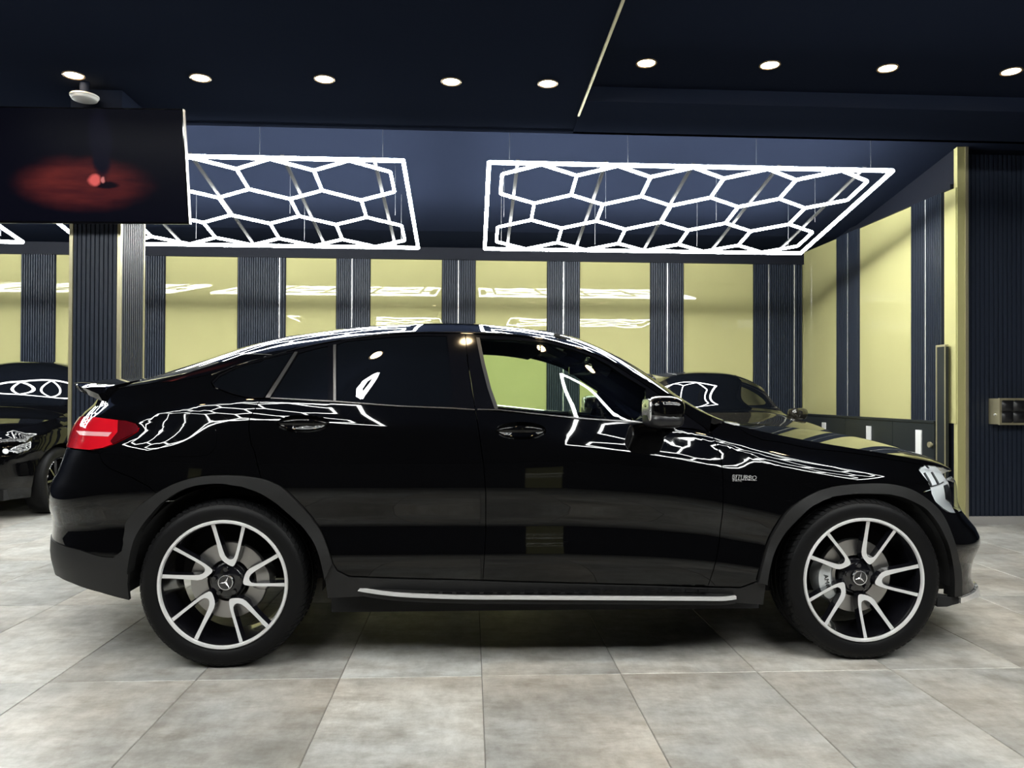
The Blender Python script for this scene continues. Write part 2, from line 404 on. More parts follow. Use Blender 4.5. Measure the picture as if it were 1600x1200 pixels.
# ---- fluted panels: real ribs, one part per panel
def fluted(name, parent, w, h, pitch=.030, rib=.020, depth=.012):
    """panel in local XZ, ribs towards -Y"""
    b = MB(); b.box(0, w, -.004, .01, 0, h)
    n = max(1, int(round(w/pitch))); p = w/n; r = rib/pitch*p
    for i in range(n):
        x0 = i*p+(p-r)/2; c = r*.22
        v = []
        for z in (0, h): v += [(x0, -.004, z), (x0+c*.4, -depth, z), (x0+r-c*.4, -depth, z), (x0+r, -.004, z)]
        b.add(v, [(0, 1, 5, 4), (1, 2, 6, 5), (2, 3, 7, 6), (3, 2, 1, 0), (4, 5, 6, 7)])
    return b.build(name, M['flute'], parent)

# ---- back wall
ZG = 3.01
wb = struct(mesh_obj('wall_back', *(lambda b: (b.v, b.f))(MB().box(XL, 9, YW, YW+.2, 0, 4.2)), M['dark_wall']))
def bx(px): return at_Y(px, 500, YW)[0]
def gold_back(p0, p1):
    x0, x1 = bx(p0), bx(p1); b = MB(); c = .004
    b.box(x0, x1, YW-.010, YW+.002, .02, ZG)
    return b.build('gold_panel', M['gold'], wb)
def flute_back(p0, p1, lines=()):
    x0, x1 = bx(p0), bx(p1)
    cuts = [x0]+[bx(l) for l in lines]+[x1]
    for a, c in zip(cuts[:-1], cuts[1:]):
        o = fluted('fluted_panel', wb, c-a-.016, ZG-.02, depth=.030); o.location = (a+.008, YW-.004, .02)
    for l in lines:
        MB().box(bx(l)-.006, bx(l)+.006, YW-.026, YW, .02, ZG).build('metal_strip', M['silver_metal'], wb)
for a, c in ((-120, 33), (88, 140), (259, 371), (447, 525), (579, 690), (743, 854), (906, 1015), (1068, 1176)): gold_back(a, c)
for a, c, l in ((-190, -120, ()), (33, 88, ()), (140, 259, (212,)), (371, 447, (437,)), (525, 579, (550,)), (690, 743, (716,)), (854, 906, (880,)), (1015, 1068, (1042,)), (1176, 1253, (1200, 1240))): flute_back(a, c, l)
MB().box(XL, XS, YW-.06, YW, ZG, 3.20).build('header_board', M['dark_wall'], wb)

# ---- right side wall
ZS = 3.175
wr = struct(mesh_obj('wall_right', *(lambda b: (b.v, b.f))(MB().box(XS, XS+.2, YR+.02, YW+.2, 0, 4.2)), M['dark_wall']))
def sy(px): return at_X(px, 450, XS)[0]
def gold_side(p0, p1):
    y0, y1 = sy(p1), sy(p0)
    return MB().box(XS-.010, XS+.002, y0, y1, .95, ZS).build('gold_panel', M['gold'], wr)
for a, c in ((1253, 1310), (1345, 1427), (1477, 1495)): gold_side(a, c)
for p0, p1, l in ((1310, 1345, 1328), (1427, 1477, 1450)):
    cuts = [sy(p0), sy(l), sy(p1)]
    for a, c in zip(cuts[:-1], cuts[1:]):
        o = fluted('fluted_panel', wr, a-c-.016, ZS-.95, depth=.030); o.rotation_euler = (0, 0, -math.pi/2); o.location = (XS-.004, a-.008, .95)
    MB().box(XS-.028, XS, sy(l)-.009, sy(l)+.009, .95, ZS).build('metal_strip', M['silver_metal'], wr)
MB().box(XS-.035, XS, YR+.02, YW, ZS, ZS+.045).build('cornice_strip', M['dark_wall'], wr)

# ---- slatted wall facing the camera on the right
wp = struct(mesh_obj('wall_front_right', *(lambda b: (b.v, b.f))(MB().box(XS+.10, 9.0, YR+.015, YR+.25, 0, 3.9)), M['dark_wall']))
o = fluted('fluted_panel', wp, 2.6, 3.50-.075, pitch=.0445, rib=.034, depth=.018); o.location = (XS+.105, YR+.012, .075)
MB().box(XS, XS+.075, YR-.035, YR+.019, 0, 3.56).build('gold_corner_strip', M['gold'], wp)
MB().box(XS+.075, XS+.104, YR-.042, YR+.014, 0, 3.56).build('gold_edge_strip', M['gold_metal'], wp)
struct(mesh_obj('baseboard_right', *(lambda b: (b.v, b.f))(MB().box(XS+.105, 9.0, YR-.022, YR+.02, 0, .075)), M['stone']))

# ---- left and rear walls, which only the reflections show
struct(mesh_obj('wall_left', *(lambda b: (b.v, b.f))(MB().box(XL-.2, XL, YB, YW, 0, 4.2)), M['dark_wall']))
wf = struct(mesh_obj('wall_front', *(lambda b: (b.v, b.f))(MB().box(XL, 9, YB-.2, YB, 0, 4.2)), M['dark_wall']))
for k in (1, 4):
    MB().box(-7.6+2.1*k, -7.0+2.1*k, YB-.002, YB+.01, .02, ZG).build('gold_panel', M['gold'], wf)
struct(mesh_obj('wall_far_right', *(lambda b: (b.v, b.f))(MB().box(8.8, 9.0, YB, YR, 0, 4.2)), M['dark_wall']))

# ---- ceiling: flat left part, raised right part, beam, sloping rear part
XT = .80; YBM = 6.11
b = MB(); b.box(XL, XT, 2.35, YBM, ZC, ZC+.3); struct(b.build('ceiling', M['ceiling']))
b = MB(); b.box(XT, 9, 2.35, 5.42, ZC+.095, ZC+.3); b.box(XT, 9, 5.42, YBM, ZC-.01, ZC+.3); struct(b.build('ceiling_raised', M['ceiling']))
b = MB(); b.box(XT-.012, XT+.004, 2.4, 5.72, ZC-.012, ZC+.095); struct(b.build('trim_1', M['gold_metal']))
def slope_z(y): return 3.555-.171*(y-7.05)
ys = [YBM, 9.3, YW+.2]; zs = [slope_z(YBM), slope_z(9.3), slope_z(9.3)]
v = []; f = []
for y, z in zip(ys, zs): v += [(XL, y, z), (9, y, z), (XL, y, z+.2), (9, y, z+.2)]
for k in range(2):
    a = 4*k; f += [(a, a+4, a+5, a+1), (a+2, a+3, a+7, a+6), (a, a+2, a+6, a+4), (a+1, a+5, a+7, a+3)]
struct(mesh_obj('ceiling_slope', v, f, M['slope']))
struct(MB().box(XL, 9, YBM-.05, YBM, ZC-.01, 4.1).build('trim_2', M['ceiling']))
struct(MB().box(XL, 9, YB, 2.35, 3.75, 3.95).build('ceiling_front', M['ceiling']))
struct(MB().box(XL, 9, 2.35, 2.45, ZC+.1, 3.95).build('trim_3', M['ceiling']))

# ================================================================ hexagon lights
def hexagon_light(label, x0, x1, yn, yf, zn, zf, zceil, group, name='hexagon_light'):
    """frame of four tubes, 5-4-5 honeycomb, hanging rails and wires; local plane u (X), v (towards the rear)"""
    root = empty(name, ((x0+x1)/2, (yn+yf)/2, (zn+zf)/2))
    tag(root, label, 'ceiling light', group)
    w = x1-x0; d = math.hypot(yf-yn, zf-zn); ang = math.atan2(zf-zn, yf-yn)
    ca, sa = math.cos(ang), math.sin(ang)
    def P(u, v, dz=0): return Vector((u, v*ca-dz*sa, v*sa+dz*ca))
    R_ = d/5.0*.985; pitch = R_*math.sqrt(3)
    def tube_part(name, a, c, r=.0142, mt='tube'):
        key = (name, round((c-a).length, 3))
        if key not in tube_cache:
            L_ = (c-a).length; mb = MB(); mb.tube((0, 0, 0), (L_, 0, 0), r, 8)
            tube_cache[key] = mb.build(name, M[mt], root, smooth=False).data
            o = [q for q in root.children if q.data == tube_cache[key]][0]
        else:
            o = link(bpy.data.objects.new(name, tube_cache[key]), root)
        dvec = (c-a).normalized(); o.rotation_mode = 'QUATERNION'; o.rotation_quaternion = Vector((1, 0, 0)).rotation_difference(dvec); o.location = a
        return o
    hw, hd = w/2, d/2
    for a, c in (((-hw, -hd), (hw, -hd)), ((-hw, hd), (hw, hd)), ((-hw, -hd), (-hw, hd)), ((hw, -hd), (hw, hd))): tube_part('frame_tube', P(*a), P(*c), .0175)
    edges = {}
    for row, n in ((-1, 5), (0, 4), (1, 5)):
        for k in range(n):
            cx = (k-(n-1)/2)*pitch; cy = row*1.5*R_
            pts = [(cx+R_*math.cos(math.radians(90+60*q)), cy+R_*math.sin(math.radians(90+60*q))) for q in range(6)]
            for q in range(6):
                a, c = pts[q], pts[(q+1) % 6]; key = tuple(sorted(((round(a[0], 3), round(a[1], 3)), (round(c[0], 3), round(c[1], 3)))))
                edges[key] = (a, c)
    for a, c in edges.values():
        va, vc = Vector(a), Vector(c); dd = (vc-va).normalized()*.008
        tube_part('hexagon_tube', P(*(va+dd)), P(*(vc-dd)))
    n_rail = 5
    for k in range(n_rail):
        u = -hw*.86+k*(2*hw*.86)/(n_rail-1)
        MB().bar(P(u, -hd, .03), P(u, hd, .03), .03, .012).build('mounting_rail', M['rail'], root)
    for u in (-hw*.9, -hw*.32, hw*.32, hw*.9):
        for vv in (-hd*.96, hd*.2, hd*.9):
            a = P(u, vv, .03); zc = zceil(root.location.y+a.y)-root.location.z
            if zc > a.z+.02: MB().tube(a, (a.x, a.y, zc+.01), .0022, 5).build('hanging_wire', M['wire'], root)
    return root
tube_cache = {}
YN, YF, ZN, ZF = 6.50, 8.38, 3.165, 2.790
G = 'hexagon lights hung under the sloping ceiling'
hexagon_light('white honeycomb light frame hanging over the bronze car by the right wall', .145, 3.655, YN, YF, ZN, ZF, slope_z, G)
hexagon_light('white honeycomb light frame half hidden behind the right edge of the television', -4.10, -.575, YN, YF, ZN, ZF, slope_z, G)
hexagon_light('white honeycomb light frame of which one corner shows left of the fluted column', -8.25, -4.72, YN, YF, ZN, ZF, slope_z, G)
flatz = lambda y: 3.75
G2 = 'hexagon lights over the open floor in front of the coupe'
# the two frames and the downlights that the windows and doors of the coupe mirror in the photograph
for x0, x1 in ((-4.3, -.75), (.95, 4.5)):
    hexagon_light('white honeycomb light frame mirrored in the flank of the coupe, over its '+('boot' if x0 < 0 else 'bonnet'), x0, x1, .58, 2.38, 3.02, 3.02, flatz, G2, 'hexagon_light_offscreen')

# ================================================================ downlights
def downlight(x, y, z, label, group, name='downlight'):
    r = empty(name, (x, y, z)); tag(r, label, 'downlight', group)
    global dl_ring, dl_lens
    if dl_ring is None:
        b = MB(); b.lathe([(.056, .001), (.068, .0005), (.070, -.005), (.066, -.009), (.057, -.006), (.054, .0)], 28, axis='z'); dl_ring = b.build('trim_ring', M['ring'], r, smooth=True)
        b = MB(); n = 24; v = [(0, 0, -.0075)]+[(.038*math.cos(2*math.pi*i/n), .038*math.sin(2*math.pi*i/n), -.0070) for i in range(n)]+[(.0555*math.cos(2*math.pi*i/n), .0555*math.sin(2*math.pi*i/n), -.004) for i in range(n)]
        f = [(0, 1+(i+1) % n, 1+i) for i in range(n)]+[(1+i, 1+(i+1) % n, n+1+(i+1) % n, n+1+i) for i in range(n)]
        b.add(v, f); dl_lens = b.build('lens', M['bulb'], r)
    else:
        copy_obj(dl_ring, r); copy_obj(dl_lens, r)
    return r
dl_ring = dl_lens = None
for px, py, lb in ((115, 117, 'warm round downlight in the ceiling next to the white sensor disc'), (313, 121, 'warm round downlight in the ceiling just past the right edge of the television'), (507, 123, 'warm round downlight third from the gold ceiling trim in the lower ceiling'), (705, 127, 'warm round downlight second from the gold ceiling trim in the lower ceiling'), (856, 130, 'warm round downlight of the lower ceiling closest to the gold trim')):
    d = ray(px, py); t = (ZC-H)/d[2]; downlight(t*d[0], t*d[1], ZC, lb, 'downlights in the lower ceiling')
for px, py, lb in ((1010, 98, 'first'), (1203, 101, 'second'), (1387, 106, 'third'), (1580, 111, 'fourth')):
    z = ZC+.095; d = ray(px, py); t = (z-H)/d[2]; downlight(t*d[0], t*d[1], z, 'warm round downlight, '+lb+' from the gold trim in the raised ceiling', 'downlights in the raised ceiling')
for k in range(5): downlight(-2.55+.84*k, 2.56, ZC, 'warm round downlight in the ceiling edge above the flank of the coupe', 'downlights above the coupe', 'downlight_offscreen')
for k in range(3): downlight(1.45+.84*k, 2.56, ZC+.095, 'warm round downlight in the ceiling edge above the bonnet of the coupe', 'downlights above the coupe bonnet', 'downlight_offscreen')

# round white fixture on the ceiling
d = ray(132, 153); t = 5.33/d[1]; zs_ = H+t*d[2]+.014
r = empty('ceiling_sensor', (t*d[0], t*d[1], zs_)); tag(r, 'round white sensor disc on the dark ceiling above the television', 'sensor')
b = MB(); b.lathe([(.0, -.034), (.060, -.034), (.078, -.028), (.084, -.018), (.084, .002)], 32, axis='z'); b.build('housing', M['white'], r, smooth=True, angle=.6)
b = MB(); b.lathe([(.086, -.012), (.090, -.008), (.090, .001), (.084, .002)], 32, axis='z'); b.build('base_ring', M['white'], r, smooth=True, angle=.6)
MB().tube((0, 0, 0), (0, 0, ZC-zs_+.005), .03, 16).build('stem', M['ceiling'], r, smooth=True, angle=.6)

# ================================================================ fluted column with the television
YC = 5.46
cx0 = at_Y(107.8, 450, YC)[0]; cx1 = at_Y(188, 450, YC)[0]; cy1 = 5.86
col = empty('square_column', ((cx0+cx1)/2, (YC+cy1)/2, 0)); tag(col, 'square column clad in dark fluted panels with gold corner strips', 'column')
cw = cx1-cx0; cd = cy1-YC
ZH = 2.62
MB().box(-cw/2, cw/2, -cd/2, cd/2, ZH, ZC).build('capital', M['ceiling'], col)
core = MB().box(-cw/2+.02, cw/2-.02, -cd/2+.02, cd/2-.02, 0, ZC).build('core', M['dark_wall'], col)
o = fluted('front_panel', col, cw-.046, ZH, pitch=.031, rib=.023, depth=.016); o.location = (-cw/2+.023, -cd/2+.018, 0)
o = fluted('rear_panel', col, cw-.046, ZH, pitch=.031, rib=.023, depth=.016); o.rotation_euler = (0, 0, math.pi); o.location = (cw/2-.023, cd/2-.018, 0)
o = fluted('side_panel', col, cd-.046, ZH, pitch=.031, rib=.023, depth=.016); o.rotation_euler = (0, 0, math.pi/2); o.location = (cw/2-.018, -cd/2+.023, 0)
o = fluted('side_panel', col, cd-.046, ZH, pitch=.031, rib=.023, depth=.016); o.rotation_euler = (0, 0, -math.pi/2); o.location = (-cw/2+.018, cd/2-.023, 0)
for sx in (-1, 1):
    for sy_ in (-1, 1):
        MB().box(sx*cw/2-.0225*(sx > 0)-.0005*(sx < 0), sx*cw/2+.0225*(sx < 0)+.0005*(sx > 0), sy_*cd/2-.0225*(sy_ > 0)-.0005*(sy_ < 0), sy_*cd/2+.0225*(sy_ < 0)+.0005*(sy_ > 0), 0, ZH).build('corner_strip', M['gold_metal'], col)

# television: tilted forward on a wall bracket
tv_w, tv_h = 1.50, .805; YT = 5.22
xr_, zt_ = at_Y(284, 172, YT-.055); _, zb_ = at_Y(293, 352, YT+.055)
tv_h = math.hypot(zt_-zb_, .11)
tv = empty('television', (xr_-tv_w/2+.012, YT, (zt_+zb_)/2)); tv.rotation_euler = (math.atan2(.11, zt_-zb_), math.radians(-.6), 0)
tag(tv, 'large flat television tilted down, showing a dark red picture', 'television')
MB().box(-tv_w/2, tv_w/2, 0, .045, -tv_h/2, tv_h/2).build('casing', M['black'], tv)
MB().box(-tv_w/2+.008, tv_w/2-.008, -.0015, .004, -tv_h/2+.014, tv_h/2-.008).build('screen', M['screen'], tv)
b = MB()
for x0, x1, z0, z1 in ((-tv_w/2, -tv_w/2+.008, -tv_h/2, tv_h/2), (tv_w/2-.008, tv_w/2, -tv_h/2, tv_h/2), (-tv_w/2, tv_w/2, tv_h/2-.008, tv_h/2), (-tv_w/2, tv_w/2, -tv_h/2, -tv_h/2+.014)): b.box(x0, x1, -.006, .006, z0, z1)
b.build('bezel', M['gloss'], tv)
MB().box(tv_w/2-.0005, tv_w/2+.0015, -.006, .03, -tv_h/2, tv_h/2).build('edge_strip', M['silver_metal'], tv)
cxm = (cx0+cx1)/2-tv.location.x
b = MB(); b.box(cxm-.13, cxm+.13, .045, .075, -.2, .2); b.bar((cxm-.1, .07, .15), (cxm-.1, .258, .115), .03, .05); b.bar((cxm+.1, .07, .15), (cxm+.1, .258, .115), .03, .05); b.bar((cxm-.1, .07, -.15), (cxm-.1, .216, -.14), .03, .05); b.bar((cxm+.1, .07, -.15), (cxm+.1, .216, -.14), .03, .05)
b.build('wall_bracket', M['black'], tv)

# ================================================================ cabinet run along the right wall, tall end unit, padded box
cb = empty('low_cabinet', (XS-.036, (YR+YW)/2, 0)); tag(cb, 'low dark cabinet run under the gold panels with white vertical pulls', 'cabinet')
y0c, y1c = YR+.20-cb.location.y, YW-.02-cb.location.y
b = MB(); b.box(-.030, .001, y0c, y1c, .06, .945); b.build('carcass', M['cabinet'], cb)
b = MB(); b.box(-.050, .001, y0c, y1c, .945, .968); b.build('top_board', M['cabinet'], cb)
b = MB(); b.box(-.022, .001, y0c, y1c, 0, .06); b.build('plinth', M['black'], cb)
pull_y = [at_X(px, 680, XS-.085)[0] for px in (1435, 1357, 1287)]
cuts = [YR+.20]+[(a+c)/2 for a, c in zip(pull_y[:-1], pull_y[1:])]+[YW-.02]
for k in range(3):
    a, c = cuts[k]+.003-cb.location.y, cuts[k+1]-.003-cb.location.y
    dr = MB().box(-.042, -.030, a, c, .07, .935).build('door', M['cabinet'], cb)
    yy = pull_y[k]-cb.location.y
    MB().box(-.052, -.042, yy-.048, yy+.048, .30, .868).build('white_pull', M['white'], dr)
    if k == 0:
        ky = at_X(1452, 693, XS-.11)[0]-cb.location.y; b = MB(); b.tube((-.041, ky, .735), (-.062, ky, .735), .012, 12); b.tube((-.060, ky, .735), (-.080, ky, .735), .027, 16); b.build('knob', M['gold_metal'], dr, smooth=True, angle=.6)
tc = empty('tall_cabinet', (XS-.036, YR+.10, 0)); tag(tc, 'narrow tall dark cabinet with thin gold frame beside the slatted wall', 'cabinet')
MB().box(-.030, .001, -.055, .088, 0, 1.68).build('body', M['cabinet'], tc)
b = MB(); b.box(-.036, .001, -.057, .090, 1.68, 1.70); b.box(-.036, -.03, .076, .090, 0, 1.68); b.box(-.036, -.03, -.057, -.046, 0, 1.68); b.build('gold_frame', M['gold_metal'], tc)

bxY = YR-.155
x0, z1 = at_Y(1562, 622, bxY); _, z0 = at_Y(1562, 664, bxY); x1 = x0+.52
pb = empty('padded_wall_box', ((x0+x1)/2, bxY, (z0+z1)/2)); tag(pb, 'gold framed black padded box fixed to the slatted wall', 'wall box')
hw, hh = (x1-x0)/2, (z1-z0)/2; dp = YR-bxY+.005
b = MB(); b.box(-hw+.004, hw-.004, .012, dp, -hh+.004, hh-.004); b.build('body', M['gold_metal'], pb)
b = MB(); t_ = .020
for q in ((-hw, hw, hh-t_, hh), (-hw, hw, -hh, -hh+t_), (-hw, -hw+t_, -hh+t_, hh-t_), (hw-t_, hw, -hh+t_, hh-t_)): b.box(q[0], q[1], 0, .02, q[2], q[3])
b.build('gold_frame', M['gold_metal'], pb)
nx, nz_ = 4, 2
for i in range(nx):
    for j in range(nz_):
        w_, h_ = (2*hw-2*t_)/nx, (2*hh-2*t_)/nz_; xa, za = -hw+t_+i*w_, -hh+t_+j*h_; b = MB(); n = 7; v = []
        for q in range(n):
            for p in range(n):
                s_, t2 = p/(n-1), q/(n-1); v.append((xa+s_*w_, .012-.022*(math.sin(math.pi*s_)*math.sin(math.pi*t2))**.5, za+t2*h_))
        b.add(v, [(q*n+p, q*n+p+1, (q+1)*n+p+1, (q+1)*n+p) for q in range(n-1) for p in range(n-1)]); b.build('pad', M['leather'], pb, smooth=True)
MB().tube((-hw-.012, .06, -.03), (-hw+.005, .06, -.03), .008, 10).build('side_stud', M['white'], pb)

LOW = [(.16,.870),(.26,.905),(.36,.928),(.46,.943),(.52,.940),(.62,.926),(.74,.935),(.86,.931),(.96,.910)]
ST = [  # x, zbelt, wbelt, zedge, wedge, zcentre
 (-2.55,1.02,0.810,1.15,.70,1.162),(-2.3,1.05,0.810,1.20,.68,1.218),(-2.1,1.085,0.815,1.225,.66,1.255),(-1.9,1.12,0.820,1.25,.645,1.335),(-1.64,1.165,0.826,1.275,.645,1.430),(-1.5,1.185,0.828,1.325,.65,1.482),(-1.36,1.195,0.830,1.372,.655,1.515),
 (-1.19,1.187,0.832,1.42,.66,1.539),(-1.04,1.18,0.834,1.456,.66,1.558),(-.89,1.17,0.836,1.478,.663,1.574),(-.7,1.158,0.838,1.5,.665,1.585),(-.4,1.143,0.840,1.506,.665,1.595),(-.16,1.128,0.840,1.5,.665,1.576),(0,1.115,0.840,1.478,.665,1.560),
 (.13,1.105,.840,1.445,.665,1.546),(.34,1.09,.838,1.372,.668,1.467),(.46,1.08,.836,1.3,.675,1.403),(.56,1.07,.835,1.235,.69,1.347),(.65,1.055,.835,1.17,.705,1.268),(.78,1.028,.838,1.095,.74,1.150),(.9,.992,.844,1.06,.77,1.089),(1.02,.955,.850,1.035,.78,1.064),
 (1.2,.912,.856,.998,.785,1.049),(1.5,.862,.856,.95,.775,1.023),(1.8,.815,.852,.903,.755,.978),(2.05,.765,.842,.85,.73,.905),(2.3,.71,.83,.785,.70,.853),(2.5,.65,.82,.725,.66,.785)]
XR = [(.10,-2.384),(.35,-2.424),(.46,-2.445),(.58,-2.444),(.69,-2.465),(.76,-2.458),(.82,-2.423),(.93,-2.39),(1.0,-2.385),(1.10,-2.345),(1.18,-2.285),(1.25,-2.29),(1.45,-2.29)]
XF = [(.10,2.28),(.20,2.315),(.31,2.266),(.385,2.288),(.48,2.327),(.54,2.303),(.62,2.235),(.68,2.215),(.75,2.228),(.80,2.245),(.90,2.25),(1.1,2.235),(1.6,2.235)]
MAIN = CarShape(ST, LOW, XR, XF, -1.35, 1.25, 3.0, 2.8, 1.5, 1.45, w=.11)

# ================================================================ panels laid on a car surface
def in_poly(pts, poly):
    x, y = pts[:, 0], pts[:, 1]; r = np.zeros(len(pts), bool); n = len(poly); j = n-1
    for i in range(n):
        xi, yi = poly[i]; xj, yj = poly[j]
        c = ((yi > y) != (yj > y))
        with np.errstate(divide='ignore', invalid='ignore'):
            r ^= c & (x < (xj-xi)*(y-yi)/(yj-yi)+xi)
        j = i
    return r
def densify(poly, step):
    out = []
    for a, c in zip(poly, np.roll(poly, -1, 0)):
        n = max(1, int(math.ceil(np.hypot(*(c-a))/step)))
        for k in range(n): out.append(a+(c-a)*k/n)
    return np.array(out)
def area2(p): return .5*np.sum(p[:, 0]*np.roll(p[:, 1], -1)-np.roll(p[:, 0], -1)*p[:, 1])
def ccw(p): return p if area2(p) > 0 else p[::-1].copy()
def inset(p, g):
    """move a counter-clockwise outline inwards by g"""
    a = np.roll(p, 1, 0); c = np.roll(p, -1, 0)
    def nrm(d): return np.stack([-d[:, 1], d[:, 0]], -1)/np.maximum(np.linalg.norm(d, axis=1, keepdims=True), 1e-9)
    n = nrm(p-a)+nrm(c-p); l = np.maximum(np.linalg.norm(n, axis=1, keepdims=True), .5); return p+n/l*g
def smooth_outline(p, it=1):
    for _ in range(it):
        p = np.concatenate([[p[i]*.75+p[(i+1) % len(p)]*.25, p[i]*.25+p[(i+1) % len(p)]*.75] for i in range(len(p))])
    return p
def seg_dist(pts, poly):
    d = np.full(len(pts), 1e9)
    for a, c in zip(poly, np.roll(poly, -1, 0)):
        ab = c-a; t = np.clip(((pts-a)@ab)/max(ab@ab, 1e-12), 0, 1); d = np.minimum(d, np.linalg.norm(pts-(a+t[:, None]*ab), axis=1))
    return d
def cdt(poly, holes, step):
    loops = [poly]+list(holes)
    lo, hi = poly.min(0), poly.max(0)
    gx, gy = np.meshgrid(np.arange(lo[0]+step/2, hi[0], step), np.arange(lo[1]+step/2, hi[1], step)); g = np.stack([gx.ravel(), gy.ravel()], -1)
    if len(g):
        k = in_poly(g, poly)
        for h in holes: k &= ~in_poly(g, h)
        g = g[k]
        if len(g):
            k = np.ones(len(g), bool)
            for l in loops: k &= seg_dist(g, l) > .45*step
            g = g[k]
    V = [Vector(p) for l in loops for p in l]+[Vector(p) for p in g]; E = []; b = 0
    for l in loops:
        E += [(b+i, b+(i+1) % len(l)) for i in range(len(l))]; b += len(l)
    vo, _, fo, *_r2 = delaunay_2d_cdt(V, E, [], 0, 1e-7)
    vo = np.array([tuple(v) for v in vo]); fo = np.array([f for f in fo if len(f) == 3])
    c = vo[fo].mean(1); k = in_poly(c, poly)
    for h in holes: k &= ~in_poly(c, h)
    return vo, fo[k], loops
def panel_data(shape, poly, holes=(), off=0., gap=.002, flange=.014, step=.034, bulge=None):
    poly = ccw(np.asarray(poly, float)); poly = densify(inset(poly, gap), step*.7)
    holes = [densify(ccw(np.asarray(h, float)), step*.7) for h in holes]
    vo, fo, loops = cdt(poly, holes, step)
    def mp(q):
        P = shape.side(q[:, 0], q[:, 1]); n = shape.side_normal(q[:, 0], q[:, 1])
        return P+n*off, n
    P, n = mp(vo)
    if bulge is not None: P = P+n*bulge(vo)[:, None]
    V = [*P]; Fc = [tuple(f) for f in fo]; N = [n[i] for f in fo for i in f]
    if flange:
        for li, l in enumerate(loops):
            T, tn = mp(l)
            if bulge is not None: T = T+tn*bulge(l)[:, None]
            B = T-tn*flange
            b = len(V); k = len(l); V += [*T]+[*B]
            for i in range(k):
                j = (i+1) % k; q = (b+i, b+k+i, b+k+j, b+j) if li == 0 else (b+i, b+j, b+k+j, b+k+i)
                fn = np.cross(np.asarray(V[q[1]])-V[q[0]], np.asarray(V[q[2]])-V[q[0]]); fn = fn/max(np.linalg.norm(fn), 1e-9)
                Fc.append(q); N += [fn]*4
    return V, Fc, N
def top_data(shape, x0, x1, v0, v1, nx=40, nv=24, off=0., flange=.012):
    """x0, x1: functions of v (array)"""
    vs = np.linspace(v0, v1, nv+1); ts = np.linspace(0, 1, nx+1)
    Vv, Tt = np.meshgrid(vs, ts); X = x0(Vv)+(x1(Vv)-x0(Vv))*Tt
    x, v = X.ravel(), Vv.ravel(); P = shape.top(x, v); n = shape.top_normal(x, v); P = P+n*off
    V = [*P]; Fc = []; N = []; k = nv+1
    for i in range(nx):
        for j in range(nv):
            q = (i*k+j, (i+1)*k+j, (i+1)*k+j+1, i*k+j+1); Fc.append(q); N += [n[a] for a in q]
    if flange:
        loop = [j for j in range(k)]+[i*k+nv for i in range(1, nx+1)]+[nx*k+j for j in range(nv-1, -1, -1)]+[i*k for i in range(nx-1, 0, -1)]
        b = len(V); V += [P[a] for a in loop]+[P[a]-n[a]*flange for a in loop]; m = len(loop)
        for i in range(m):
            j = (i+1) % m; q = (b+i, b+j, b+m+j, b+m+i); fn = np.cross(np.asarray(V[q[1]])-V[q[0]], np.asarray(V[q[2]])-V[q[0]]); fn = fn/max(np.linalg.norm(fn), 1e-9); Fc.append(q); N += [fn]*4
    return V, Fc, N
def mirror_data(d):
    V, Fc, N = d; V2 = [np.asarray(v)*[1, -1, 1] for v in V]; F2 = []; N2 = []; i = 0
    for f in Fc:
        k = len(f); F2.append(tuple(reversed(f))); N2 += [np.asarray(q)*[1, -1, 1] for q in reversed(N[i:i+k])]; i += k
    return V2, F2, N2
def merge(*ds):
    V = []; Fc = []; N = []
    for v, f, n in ds:
        b = len(V); V += list(v); Fc += [tuple(i+b for i in q) for q in f]; N += list(n)
    return V, Fc, N
def put(name, d, mt, parent): return mesh_obj(name, d[0], d[1], mt, parent, normals=d[2])

def superell(c, h, e1=.5, e2=.5, nu=24, nv=14):
    """rounded block: centre, half sizes, squareness"""
    def pw(a, e): return math.copysign(abs(a)**e, a)
    v = []; f = []
    for j in range(nv+1):
        t = -math.pi/2+math.pi*j/nv
        for i in range(nu):
            p = 2*math.pi*i/nu
            v.append((c[0]+h[0]*pw(math.cos(t), e1)*pw(math.cos(p), e2), c[1]+h[1]*pw(math.cos(t), e1)*pw(math.sin(p), e2), c[2]+h[2]*pw(math.sin(t), e1)))
    for j in range(nv):
        for i in range(nu): f.append((j*nu+i, j*nu+(i+1) % nu, (j+1)*nu+(i+1) % nu, (j+1)*nu+i))
    return v, f

# ================================================================ the black coupe
CX, CYY, CA = .362, 4.36, -.005
car = empty('coupe_suv', (CX, CYY, 0), CA)
tag(car, 'gloss black coupe utility car parked side-on on the tiles', 'car')
def toworld(P):
    P = np.asarray(P, float); c, s = math.cos(CA), math.sin(CA)
    return np.stack([CX+c*P[..., 0]-s*P[..., 1], CYY+s*P[..., 0]+c*P[..., 1], P[..., 2]], -1)
def px_at_y(px, py, y):
    d = ray(px, py); c, s = math.cos(CA), math.sin(CA); o = CAM-np.array([CX, CYY, 0])
    ol = np.array([c*o[0]+s*o[1], -s*o[0]+c*o[1], o[2]]); dl = np.stack([c*d[..., 0]+s*d[..., 1], -s*d[..., 0]+c*d[..., 1], d[..., 2]], -1)
    t = (-np.asarray(y)-ol[1])/dl[..., 1]; return ol[0]+t*dl[..., 0], ol[2]+t*dl[..., 2]

